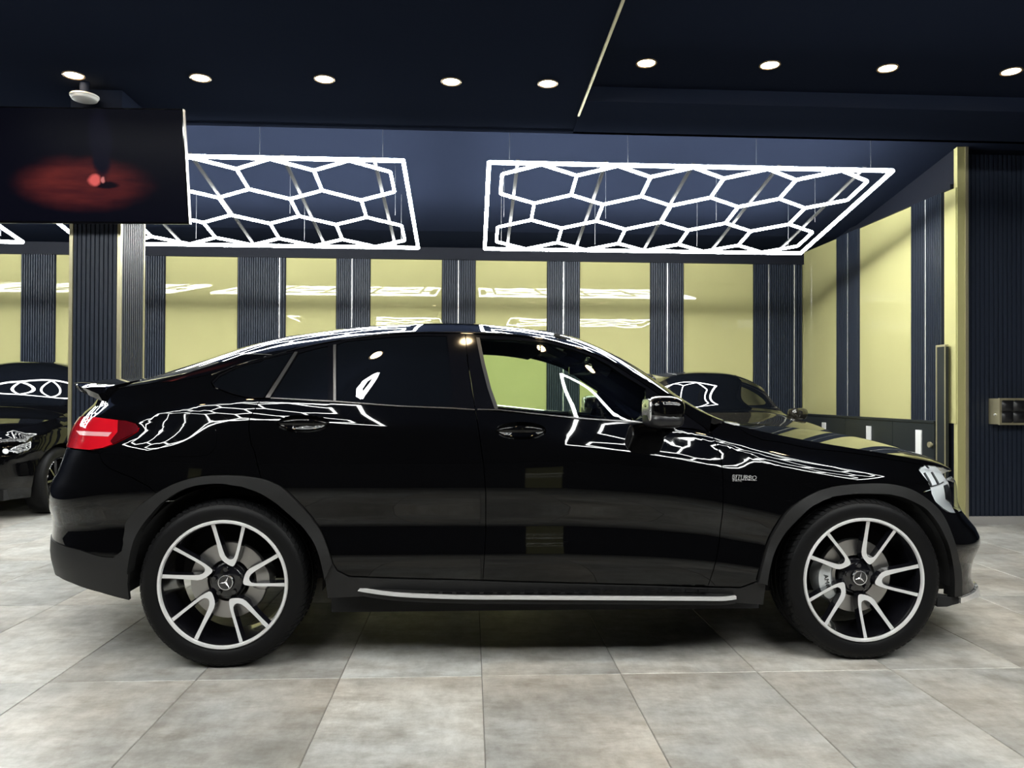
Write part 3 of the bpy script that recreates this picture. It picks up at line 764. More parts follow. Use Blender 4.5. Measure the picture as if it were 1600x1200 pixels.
# samples of the flank, to find the point of the surface seen at a pixel
_gu = np.linspace(MAIN.u0+.01, MAIN.u1-.01, 380); _gz = np.linspace(.10, 1.51, 190)
_GU, _GZ = np.meshgrid(_gu, _gz, indexing='ij')
_GP = MAIN.side(_GU.ravel(), _GZ.ravel()).reshape(*_GU.shape, 3)
_du = np.gradient(_GP, axis=0); _dz = np.gradient(_GP, axis=1); _gn = np.cross(_du, _dz)
_wp = toworld(_GP); _vw = _wp-CAM; _c5, _s5 = math.cos(CA), math.sin(CA)
_gnw = np.stack([_c5*_gn[..., 0]-_s5*_gn[..., 1], _s5*_gn[..., 0]+_c5*_gn[..., 1], _gn[..., 2]], -1)
_pp = proj(_wp); _px_u = np.gradient(_pp, axis=0)/(_gu[1]-_gu[0]); _px_z = np.gradient(_pp, axis=1)/(_gz[1]-_gz[0])
_xx, _ = MAIN.u2x(_GU.ravel(), _GZ.ravel()); _ok = ((_gnw*_vw).sum(-1) < 0) & (_GZ <= MAIN.par(_xx)[:, 2].reshape(_GU.shape)+.004)
_cost_bad = np.where(_ok, 0, 1e7)
def S(*pts):
    """pixels (or ('u', u, z)) to flank coordinates"""
    out = []
    for p in pts:
        if p[0] == 'u': out.append((p[1], p[2])); continue
        d = (_pp[..., 0]-p[0])**2+(_pp[..., 1]-p[1])**2+_cost_bad
        i, j = np.unravel_index(d.argmin(), d.shape); u, z = _gu[i], _gz[j]
        A = np.array([_px_u[i, j], _px_z[i, j]]).T
        if abs(np.linalg.det(A)) > 3e3:
            s = np.linalg.solve(A, np.array(p)-_pp[i, j]); du, dz = _gu[1]-_gu[0], _gz[1]-_gz[0]
            u += float(np.clip(s[0], -du, du)); z += float(np.clip(s[1], -dz, dz))
        x, _q = MAIN.u2x(np.array([u]), np.array([z])); z = min(z, MAIN.par(x)[0, 2]-.001)
        out.append((u, z))
    return np.array(out)
def edge_pts(xa, xb, n=24):
    xs = np.linspace(xa, xb, n); ze = MAIN.par(xs)[:, 2]-.0005; return list(zip(MAIN.x2u(xs, ze), ze))
def both(name, d, mt, label=None):
    a = put(name, d, mt, car); c = copy_obj(a, car, scale=(1, -1, 1))
    if label: a['label'] = label; c['label'] = label
    return a, c

# ---- outlines seen in the photograph
lamp_px = [(129,651),(151,652),(174,655),(200,658),(213,662),(218,668),(216,674),(203,682),(177,695),(161,701),(141,704)]
quarter_glass = [(333.5,598),(342,588.6),(373,573),(414,561),(456,550.5),(460,551),(414,620.5),(391,619.5),(365,613.5),(344,606),(335,601.5)]
fixed_glass = [(466,552),(490,545.5),(512,540.5),(512.5,624.5),(423,620.5)]
rear_glass = [(526,538),(540,533.5),(605,527),(657,524.5),(698,525),(702.5,563),(705,596),(705.5,636),(621,633),(526,626)]
front_glass = [(750,529),(805,531),(854,535.5),(894,546),(927,557.5),(951,570.5),(975,587),(1000,602),(1009,607),(1007,658.5),(1000,658),(902,651.5),(779,638.5),(767.5,607),(757.7,568)]
seam_b = [(727,521),(731,566),(737,604),(742.5,640),(748,672),(756,730),(759,772),(759,834),(754.5,906)]
seam_a = [(1109.5,675),(1116,686),(1121,699),(1126,716),(1129,736),(1130,769),(1129,801),(1124,845),(1119,874),(1106,916)]
seam_c = [(407,624),(401,635),(389.4,654),(388.6,671),(392.6,695),(397.5,704),(404,733.6),(407.5,746)]
rail_low = [(1107,674),(1100,667.5),(1060,639),(1031,617),(1000,595.5),(975,579.5),(951,564),(927,553),(894,542),(854,531.5),(805,525.5),(750,523),(697,521),(657,520.5),(605,523),(540,530),(513,535.5),(460,547),(414,558),(373,570),(342,585),(330,597)]
arch_r_out = [(245,771),(255,764.6),(276,754.5),(300,747),(325,743),(349,742),(380,743),(407.5,747),(428,754),(446,764.5),(472,790.5),(489,810),(503,831),(512,853),(519,875)]
arch_r_in = [(508,905),(500,872),(492,850.6),(483,836),(470.6,820),(446,797),(430,784),(414,774),(400,767.5),(381,761.5),(360,757.5),(340.6,756),(320,757.5),(300,761),(280,769),(255,786),(240,802),(226,820),(214,842),(207,866),(202,896)]
arch_f_out = [(1182.5,908),(1190.5,877.6),(1200,845),(1215,817.5),(1229.5,798),(1252,780),(1283,764.5),(1307.5,759),(1340,756.5),(1380,756.5),(1407,761),(1425,767.6),(1443,779),(1459,793.5),(1472,813),(1483.5,839),(1490,859),(1495,883),(1497,905.5),(1497,931)]
arch_f_in = [(1485,931),(1485,905.5),(1482,876),(1477,853),(1464,826),(1450,806),(1436,792.5),(1411,780),(1395,775.5),(1379,773),(1338,772.5),(1320,774),(1297.5,778),(1275,788),(1259,798),(1229.5,826),(1213,852),(1203,880),(1197,912)]
head_px = [(1436,734.4),(1438.5,730.5),(1445,728),(1459,729),(1475.6,732.7),(1481,736),(1486,744),(1492.5,753),(1496.5,769),(1499,789),(1505,797),(1502.6,800),(1495,801),(1480,799.7),(1471,793.5),(1461,782),(1456,771),(1455,765),(1452,760),(1450,753),(1443,744)]
hood_line = [(1148.5,664),(1168,678),(1191,687),(1220,691),(1300,704),(1400,719),(1445,727)]
bump_seam = [(141,704.5),(154,706),(160,722),(170,731),(206,746),(232,760),(245,771)]

def cr(p, k=4):
    """open pixel polyline rounded through its points"""
    p = [np.array(q, float) for q in p]; out = []
    for i in range(len(p)-1):
        a = p[max(i-1, 0)]; b_, c = p[i], p[i+1]; d = p[min(i+2, len(p)-1)]
        for j in range(k):
            t = j/k; out.append(tuple(.5*((2*b_)+(c-a)*t+(2*a-5*b_+4*c-d)*t*t+(3*b_-a-3*c+d)*t**3)))
    return out+[tuple(p[-1])]
def J(*parts):
    """join outline pieces: pixel lists are converted, arrays kept"""
    out = []
    for p in parts:
        if isinstance(p, np.ndarray): out += [tuple(q) for q in p]
        elif len(p) and isinstance(p[0], tuple) and p[0][0] != 'u' and abs(p[0][0]) < 6: out += list(p)
        else: out += [tuple(q) for q in S(*p)]
    res = [out[0]]
    for q in out[1:]:
        if math.hypot(q[0]-res[-1][0], q[1]-res[-1][1]) > .003: res.append(q)
    return np.array(res)
U0, U1 = MAIN.u0+.002, MAIN.u1-.002
ut = MAIN.a-MAIN.Lr*.80           # where the tailgate begins, round the rear corner
uf = MAIN.b+MAIN.Lf*.80

# rear quarter with the cant rail and the roof pillar
zsp = MAIN.par(np.array([-2.27]))[0, 2]
quarter = J(edge_pts(-2.26, .79, 70), [(1109,674)], rail_low, [(334,604.5),(344,609),(365,617),(391,623),(405,624)], seam_c, cr(arch_r_out[7::-1]), bump_seam[::-1], lamp_px[::-1], [('u', ut, 1.085), ('u', ut, 1.17)])
both('quarter_panel', panel_data(MAIN, quarter, step=.036), M['paint'])
def handle_cup(px, py, hl=.115, hh=.039):
    u_, z_ = S((px, py))[0]; return np.array([(u_+hl*math.copysign(abs(math.cos(t))**.85, math.cos(t)), z_+hh*math.sin(t)) for t in np.linspace(0, 2*math.pi, 44, endpoint=False)])
CUP_R, CUP_F = handle_cup(474, 662), handle_cup(814, 673)
both('rear_door', panel_data(MAIN, J(seam_c, cr(arch_r_out[7:]), [(520.6,880),(527,891),(545,900),(607,902.5),(707.5,905)], seam_b[:2:-1], [(740,641),(706,639),(621,636),(525,629),(422,623.5)]), holes=[CUP_R]), M['paint'])
both('front_door', panel_data(MAIN, J(seam_b[3:], [(800,908),(1012,913.5)], seam_a[::-1], [(1085,671.5),(1040,667),(1000,661.5),(902,655),(779,642.5)]), holes=[CUP_F]), M['paint'])
both('front_fender', panel_data(MAIN, J(seam_a, [(1157,917.5),(1175,911)], cr(arch_f_out[:13]), [(1440,772),(1445,768),(1455,765)], head_px[:-4:-1], head_px[:3], hood_line[::-1], [(1130,660)], )), M['paint'])
fd_frame = J(seam_b[:4], [(779,641),(902,654),(1000,660.5),(1040,666),(1085,670.5),(1106,675)], [tuple(p) for p in rail_low[1:12]])
both('front_window_frame', panel_data(MAIN, fd_frame, holes=[J(front_glass)], step=.03), M['gloss'])
rd_frame = J(seam_b[3::-1], rail_low[12:18], [(459,552),(412.5,622),(422,622.5),(525,627.7),(621,635),(706,638)])
both('rear_window_frame', panel_data(MAIN, rd_frame, holes=[J(fixed_glass), J(rear_glass)], step=.03), M['gloss'])
q_frame = J(rail_low[17:], [(334,604),(344,608.5),(365,616.5),(391,622.3),(412,622),(458.5,552)])
both('quarter_window_frame', panel_data(MAIN, q_frame, holes=[J(quarter_glass)], step=.03), M['gloss'])
both('quarter_window', panel_data(MAIN, J(quarter_glass), off=-.004, gap=-.001, flange=0), M['privacy'], 'black privacy glass of the pointed quarter window')
both('rear_fixed_window', panel_data(MAIN, J(fixed_glass), off=-.004, gap=-.001, flange=0), M['privacy'])
both('rear_window', panel_data(MAIN, J(rear_glass), off=-.004, gap=-.001, flange=0), M['privacy'])
both('front_window', panel_data(MAIN, J(front_glass), off=-.005, gap=-.001, flange=0), M['glass'], 'clear green-tinted front door glass')
# satin strips: slanted divider, window line and door edge
def strip(name, poly, mt, off=.002, gap=0, flange=.01): return both(name, panel_data(MAIN, J(poly), off=off, gap=gap, flange=flange, step=.03), mt)
M['satin'] = mat('satin_dark_chrome', (.085, .085, .09), .3, metal=.8)
strip('window_divider', [(460.5,550),(465.5,550),(421.5,621.5),(414.5,621.5)], M['satin'])
strip('window_post', [(521,539),(525,538.3),(525,626),(521,626)], M['satin'])
strip('window_post', [(744,527.5),(749.5,528),(757.5,568),(767.3,607),(778.5,639),(773,639),(762,607),(752,568)], M['satin'], off=.003)
strip('belt_strip', [(423,621.2),(526,626.6),(621,633.6),(706,637),(742,639.5),(742,641.2),(706,638.8),(621,635.4),(526,628.4),(423,622.8)], M['satin'])
strip('belt_strip', [(746,638.8),(779,639.6),(902,652.6),(1000,659.2),(1007,660),(1007,661.6),(902,654.3),(779,641.2),(746,640.6)], M['satin'])
strip('roof_joint_strip', [(330,585),(353.6,573.3),(404,559.3),(462.5,543.3),(511,531.8),(560,525),(621,518.2),(686,516.8),(725,517.6),(800,519.2),(854,527.2),(894,538.2),(943,554.5),(943,556.3),(894,540),(854,529),(800,521),(725,519.3),(686,518.5),(621,520),(560,526.8),(511,533.4),(462.5,545),(404,561),(353.6,575),(331,586.5)], M['satin'], off=.001)

# tail lamp
lamp = J([('u', ut, 1.075)], lamp_px, [('u', ut, .945)])
la, lc = both('tail_light', panel_data(MAIN, lamp, off=-.001, step=.02, bulge=lambda q: .006*np.ones(len(q))), M['lamp_red'], 'red tail light wrapping round the rear corner')
tip = J([(186,657),(200,658.5),(213,662.5),(217.5,668),(215.5,673.5),(203,681.5),(177,694.5),(174,690),(185,676)])
tb = J([(121,673.5),(176,676.5),(170.5,683),(127,680.5)])
for nm, q, mt in (('light_tip', tip, 'lamp_dark'), ('light_bar', tb, 'lamp_bar')):
    dd = panel_data(MAIN, q, off=.0065, flange=.005, gap=0, step=.02)
    a = put(nm, dd, M[mt], la); c = copy_obj(a, lc)

# rear bumper, dark lower bumper, tailgate
both('rear_bumper', panel_data(MAIN, J([('u', U0, .93)], [('u', ut, .943)], bump_seam, [(222.5,787),(206,803.6),(198,818),(195,842),(190,862),(177,871),(157,869.4),(125,859),(90,848)], [('u', ut, .525), ('u', U0, .53)]), step=.036), M['paint'])
both('lower_bumper', panel_data(MAIN, J([('u', U0, .53), ('u', ut, .525)], [(90,848),(125,859),(157,869.4),(177,871),(190,862),(195,842),(207,866),(202,896),(200.5,912),(203,937.5),(157.5,925.5),(114,911),(94,901.5)], [('u', ut, .335), ('u', U0, .34)]), off=.004, step=.036), M['clad'])
both('tailgate', panel_data(MAIN, J([('u', U0, .935), ('u', U0, 1.195), ('u', ut, 1.175), ('u', ut, .95)]), step=.036), M['paint'])
# wheel arch cladding, sills
def bul(o): return lambda q: o*np.ones(len(q))
both('wheel_arch_trim', panel_data(MAIN, J(cr(arch_r_out), [(520,880)], cr(arch_r_in), [(195,842),(198,818),(206,803.6),(222.5,787)]), off=.016, flange=.055, step=.03), M['clad'], 'dark grey textured arch trim')
both('wheel_arch_trim', panel_data(MAIN, J(cr(arch_f_out), cr(arch_f_in)), off=.020, flange=.055, step=.03), M['clad'], 'dark grey textured arch trim')
both('sill_trim', panel_data(MAIN, J([(519,876),(521,881),(527,892),(545,901.3),(607,903.8),(740,907),(800,909.2),(1012,914.8),(1105,918.3),(1157,919),(1175,912.5),(1183,908.5),(1196,912),(1192,944),(1100,938),(800,936),(600,930),(512,934),(508,905)]), off=.006, flange=.03), M['clad'], 'dark grey sill trim')

# front bumper, grille, headlamp, splitter
both('front_bumper', panel_data(MAIN, J([(1443,779),(1440,772),(1445,768),(1455,765)], head_px[-5:-12:-1], [('u', uf, .625), ('u', U1, .62), ('u', U1, .235), ('u', uf, .24)], [(1523,919),(1497,932.5)], cr(arch_f_out[-2:11:-1])), step=.036), M['paint'])
both('splitter', panel_data(MAIN, J([(1497,933),(1523,919)], [('u', uf, .238), ('u', U1, .232), ('u', U1, .18), ('u', uf, .18)], [(1518,935),(1506,939.5),(1497,942)]), off=.012, flange=.03, step=.03), M['chrome'], 'bright chrome splitter lip')
both('lower_lip', panel_data(MAIN, J([(1463,931),(1497,932.5),(1497,943),(1487,945.5),(1479,948),(1463,948)]), off=.004, flange=.06, step=.03), M['liner'])
both('grille', panel_data(MAIN, J([('u', uf, .62), ('u', U1, .62), ('u', U1, .78), ('u', uf, .79)]), off=-.02, flange=.01, step=.036), M['gloss'])
hd = J(head_px)
ha, hc = both('headlight', panel_data(MAIN, hd, off=-.030, flange=0, gap=0, step=.02), M['reflector'], 'bright headlight with clear lens')
dd = panel_data(MAIN, hd, off=.002, gap=.001, flange=.032, step=.02); a = put('lens', dd, M['clear'], ha); copy_obj(a, hc)
for poly in ([(1450,734),(1452,733.5),(1464,757),(1462,758)],[(1462,733),(1464,733),(1475,752),(1473,753)],[(1455,759),(1481,748),(1482,750),(1456,761)],[(1457,766),(1462,771),(1470,784),(1482,793),(1496,800.5),(1494,801),(1480,795),(1468,786),(1460,773)],[(1484,756),(1488,754),(1495,772),(1497,787),(1488,780)]):
    dd = panel_data(MAIN, J(poly), off=-.024, gap=0, flange=.008, step=.02); a = put('lamp_divider', dd, M['black'], ha); copy_obj(a, hc)

# ---- upper surfaces
xn = 2.175
hood_side = panel_data(MAIN, J(hood_line, [(1459,728),(1475.6,731.5),(1481,735)], [('u', uf, .80), ('u', U1, .795)], edge_pts(2.16, .90, 50)), step=.03, gap=.001)
hood_top = top_data(MAIN, lambda v: 1.075-.165*v*v, lambda v: xn+0*v, -1, 1, 60, 36)
put('bonnet', merge(hood_top, hood_side, mirror_data(hood_side)), M['paint'], car)
put('cowl_panel', top_data(MAIN, lambda v: 1.03-.20*v*v, lambda v: 1.073-.165*v*v, -1, 1, 3, 30, off=-.004), M['black'], car)
put('windscreen', top_data(MAIN, lambda v: .20-.16*v*v, lambda v: 1.03-.19*v*v, -.91, .91, 40, 30, flange=0), M['glass'], car)
both('windscreen_pillar', top_data(MAIN, lambda v: .02+0*v, lambda v: .845+0*v, -1, -.91, 44, 4, flange=.03), M['paint'])
put('roof', top_data(MAIN, lambda v: -1.10-.1*v*v, lambda v: .197-.16*v*v, -1, 1, 60, 36), M['paint'], car)
put('headliner', top_data(MAIN, lambda v: -1.6+0*v, lambda v: .17-.16*v*v, -.99, .99, 40, 20, off=-.045, flange=0), M['headlining'], car)
put('rear_screen', top_data(MAIN, lambda v: -2.02+0*v, lambda v: -1.103-.1*v*v, -.86, .86, 40, 24, flange=.01), M['privacy'], car)
both('rear_pillar', top_data(MAIN, lambda v: -2.02+0*v, lambda v: -1.103-.1*v*v, -1, -.863, 40, 6, flange=.01), M['paint'])
put('tailgate_deck', top_data(MAIN, lambda v: -2.262+0*v, lambda v: -2.023+0*v, -1, 1, 12, 30, flange=.02), M['paint'], car)

# spoiler lip
def spoiler():
    V = []; Fc = []; n = 44
    for i in range(n+1):
        t = -1+2*i/n; y = .545*t; q = abs(t)
        xa = -2.02-.05*q**2; za = float(MAIN.top(np.array([xa]), np.array([t*.88]))[0, 2])
        xt = -2.455+.30*q**2.6; zt = 1.262-.060*q**4
        pr = [(xa, za+.002), (xa*.5+xt*.5, (za+zt)/2+.006), (xt+.03, zt+.003), (xt, zt-.004), (xt+.022, zt-.040), (xt+.10, zt-.075), (xa-.02, za-.10)]
        V += [(x, y, z) for x, z in pr]
    k = 7
    for i in range(n):
        for j in range(k): Fc.append((i*k+j, i*k+(j+1) % k, (i+1)*k+(j+1) % k, (i+1)*k+j))
    Fc += [tuple(range(k-1, -1, -1)), tuple(n*k+j for j in range(k))]
    return mesh_obj('rear_spoiler', V, Fc, M['paint'], car, smooth=True, angle=.7)
spoiler()

# ---- fuel flap, handles, badge
ff = smooth_outline(S((249,668),(262,664.5),(330,664.5),(338,671),(339.5,688),(335,703),(322,713),(258,713.5),(250,708),(247,690)))
put('fuel_flap', panel_data(MAIN, ff, off=.0012, gap=.0, flange=.006, step=.02), M['paint'], car)
def handle(cup, hl=.108):
    c0 = cup.mean(0); n = len(cup); V = []; Fc = []
    for k, (sc_, dp) in enumerate(((1.0, 0.), (.97, .008), (.88, .020), (.68, .030), (.35, .034), (.05, .035))):
        q = c0+(cup-c0)*sc_; P = MAIN.side(q[:, 0], q[:, 1]); nn_ = MAIN.side_normal(q[:, 0], q[:, 1]); V += [*(P-nn_*dp)]
        if k: Fc += [((k-1)*n+i, (k-1)*n+(i+1) % n, k*n+(i+1) % n, k*n+i) for i in range(n)]
    a = mesh_obj('handle_cup', V, Fc, M['paint'], car, smooth=True); copy_obj(a, car, scale=(1, -1, 1))
    p = MAIN.side(c0[:1], c0[1:])[0]; nn_ = MAIN.side_normal(c0[:1], c0[1:])[0]
    v, f = superell((0, 0, 0), (hl, .013, .0165), .7, .55, 40, 12)
    v = [(x, y-.022*(1-(x/hl)**2), z*(1-.35*(x/hl)**2)+.007-.006*(x/hl)**2) for x, y, z in v]
    g = mesh_obj('door_handle', v, f, M['paint'], car, smooth=True); g.location = p+nn_*.002
    copy_obj(g, car, loc=(g.location.x, -g.location.y, g.location.z), scale=(1, -1, 1))
handle(CUP_R); handle(CUP_F)
def text_mesh(name, body, size, mt, parent, depth=.0015, shear=0.):
    cu = bpy.data.curves.new(name, 'FONT'); cu.body = body; cu.size = size; cu.extrude = depth; cu.align_x = 'CENTER'; cu.align_y = 'CENTER'; cu.shear = shear; cu.resolution_u = 2
    t = bpy.data.objects.new(name, cu); COL.objects.link(t); dg = bpy.context.evaluated_depsgraph_get(); me = bpy.data.meshes.new_from_object(t.evaluated_get(dg)); bpy.data.objects.remove(t)
    me.materials.clear(); me.materials.append(mt); o = bpy.data.objects.new(name, me); return link(o, parent)
def on_flank(o, px, py, off=.003, roll=0.):
    p = S((px, py)); c = MAIN.side(p[:, 0], p[:, 1])[0]; n = Vector(MAIN.side_normal(p[:, 0], p[:, 1])[0]); x = Vector((1, 0, 0)); x = (x-n*x.dot(n)).normalized(); y = n.cross(x)
    o.matrix_local = Matrix.Translation(Vector(c)+n*off) @ Matrix(((x.x, y.x, n.x), (x.y, y.y, n.y), (x.z, y.z, n.z))).to_4x4() @ Matrix.Rotation(roll, 4, 'Z')
b1 = text_mesh('badge', 'BITURBO', .030, M['chrome'], car, .002, .25); b1['label'] = 'chrome BITURBO badge'; on_flank(b1, 1162, 746.5, .003, -.03); b1.scale = (.95, 1, 1)
b2 = text_mesh('badge', '4MATIC', .013, M['chrome'], car, .0015, .2); b2['label'] = 'small chrome 4MATIC badge'; on_flank(b2, 1151, 751.3, .003, -.03)
MBb = MB(); MBb.box(-.056, .058, -.0012, .0012, 0, .002); o = MBb.build('badge_bar', M['chrome'], car); on_flank(o, 1163, 750.2, .0025, -.03)

# ---- door mirror
mx_, mz_ = px_at_y(np.array([1037.]), np.array([643.])*1., 1.0); mx_, mz_ = float(mx_[0]), float(mz_[0])
v, f = superell((0, 0, 0), (.080, .110, .069), .62, .62, 36, 20)
v = [(x*(1+.12*z/.07)*(1-.0*y), y, z*(1-.15*(x/.08 > 0)*(x/.08)**2)) for x, y, z in v]
mm = mesh_obj('door_mirror', v, f, M['paint'], car, smooth=True); mm.location = (mx_, -1.0, mz_)
m2 = copy_obj(mm, car, loc=(mx_, 1.0, mz_), scale=(1, -1, 1))
b = MB(); b.tube((.045, .09, -.045), (.075, .165, -.055), .026, 10, r2=.038); st_ = b.build('mirror_arm', M['gloss'], mm, smooth=True); copy_obj(st_, m2)
v, f = superell((-.004, 0, -.035), (.082, .112, .036), .6, .62, 30, 10); lo = mesh_obj('lower_shell', v, f, M['black'], mm, smooth=True); copy_obj(lo, m2)
v, f = superell((-.076, 0, .004), (.006, .088, .052), .5, .6, 24, 10); gl_ = mesh_obj('mirror_glass', v, f, M['chrome'], mm, smooth=True); copy_obj(gl_, m2)

# ---- running board
(xa_, xm_, xb_), (za_, zm_, zb2) = px_at_y(np.array([543., 740., 1154.]), np.array([925., 934., 936.]), .985)
def board():
    n = 60; V = []; Fc = []
    tv = []; tf = []
    for i in range(n+1):
        s = i/n; x = xa_+(xb_-xa_)*s
        k = min(1, s/.16); yo = -.905-.082*math.sin(k*math.pi/2)**.8; k2 = min(1, (1-s)/.05); yo = -.92-(abs(yo)-.92)*(.55+.45*math.sin(k2*math.pi/2))
        zt = (za_+(zm_-za_)*math.sin(min(1, s/.4)*math.pi/2)) if s < .4 else zm_+(zb2-zm_)*(s-.4)/.6
        V += [(x, -.84, zt+.020), (x, yo+.012, zt+.004), (x, yo+.012, zt-.03), (x, -.84, zt-.035)]
        tv += [(x, yo+.014, zt+.007), (x, yo, zt+.005), (x, yo-.002, zt-.008), (x, yo+.014, zt-.011)]
    for i in range(n):
        for j in range(4):
            q = (4*i+j, 4*i+(j+1) % 4, 4*i+4+(j+1) % 4, 4*i+4+j); Fc.append(q); tf.append(q)
    for L_ in (Fc, tf): L_ += [(3, 2, 1, 0), (4*n, 4*n+1, 4*n+2, 4*n+3)]
    return V, Fc, tv, tf
V, Fc, tv_, tf_ = board()
rb = mesh_obj('running_board', V, Fc, M['clad'], car, smooth=True, angle=.5); rb2 = copy_obj(rb, car, scale=(1, -1, 1))
t_ = mesh_obj('bright_edge', tv_, tf_, M['silver_metal'], rb, smooth=True, angle=.5); copy_obj(t_, rb2)
pad0 = None
for k in range(26):
    x = xa_+.13+k*.060
    if x > xb_-.10: break
    zt = zm_+.012
    if pad0 is None:
        b = MB(); b.box(-.021, .021, -.052, -.036, 0, .008); b.box(-.021, .021, -.020, -.004, .004, .012); pad0 = b.build('rubber_stud', M['rubber'], rb); o = pad0
    else: o = copy_obj(pad0, rb)
    o.location = (x, -.905+(.03 if x < xa_+.2 else 0), zt-.002)
    copy_obj(o, rb2)

# ---- wheels
RIM = .2815
def tyre_mesh():
    pr = [(.270,-.104),(.2815,-.117),(.290,-.122),(.302,-.128),(.325,-.1295),(.343,-.124),(.354,-.113),(.3615,-.098),(.3645,-.082),(.3655,-.066),(.358,-.064),(.358,-.056),(.3665,-.054),(.367,-.014),(.359,-.012),(.359,-.004),(.367,-.002),(.3668,.040),(.359,.042),(.359,.050),(.3665,.052),(.3645,.082),(.3615,.098),(.354,.113),(.343,.124),(.325,.1295),(.300,.127),(.270,.104)]
    b = MB(); b.lathe(pr, 96, axis='y'); return b
def tread_mesh():
    b = MB(); n = 72
    for i in range(n):
        t0 = 2*math.pi*i/n; dt = 2*math.pi/n*.70
        for sgn in (-1, 1):
            pr = [(.3495, .1185), (.3605, .1045), (.3655, .090), (.3680, .068)]; v = []
            for k, (r, y) in enumerate(pr):
                sk = .022*k
                for tt, rr in ((t0+sk, r+.002), (t0+dt+sk, r+.002), (t0+dt+sk, r-.008), (t0+sk, r-.008)): v.append((rr*math.cos(tt), sgn*y, rr*math.sin(tt)))
            f = []
            for k in range(3):
                for j in range(4): f.append((4*k+j, 4*k+(j+1) % 4, 4*k+4+(j+1) % 4, 4*k+4+j))
            f += [(0, 3, 2, 1), (12, 13, 14, 15)]; b.add(v, f)
    return b
def spoke_mesh():
    R_ = .270
    out = [(.995,87.0),(.85,86.6),(.70,86.6),(.55,87.2),(.45,87.4),(.385,85),(.335,79),(.300,70),(.280,60),(.283,53),(.305,49.3),(.36,48.6),(.45,49.4),(.60,51.6),(.80,53.6),(.995,54.6)]
    inn = [(.995,58.0),(.80,57.2),(.60,56.3),(.48,55.8),(.42,57.0),(.392,61),(.385,66),(.40,71),(.44,75.5),(.52,78.6),(.65,80.8),(.80,82.3),(.995,83.2)]
    poly = np.array([(r*R_*math.cos(math.radians(t)), r*R_*math.sin(math.radians(t))) for r, t in out+inn]); poly = ccw(poly)
    dp = densify(poly, .008); vo, fo, _l = cdt(dp, [], .012)
    def yf(q):
        r = np.hypot(q[:, 0], q[:, 1]); return -.079-.034*np.clip((r-.075)/.19, 0, 1.05)**1.25
    V = [(x, y, z) for (x, z), y in zip(vo, yf(vo))]; Fc = [tuple(q) for q in fo]; m = [0]*len(Fc)
    sh = inset(dp, -.006); b = len(V); k = len(dp)
    V += [(x, y, z) for (x, z), y in zip(dp, yf(dp))]+[(x, y+.034, z) for (x, z), y in zip(sh, yf(dp))]
    for i in range(k): j = (i+1) % k; Fc.append((b+i, b+k+i, b+k+j, b+j)); m.append(1)
    return V, Fc, m
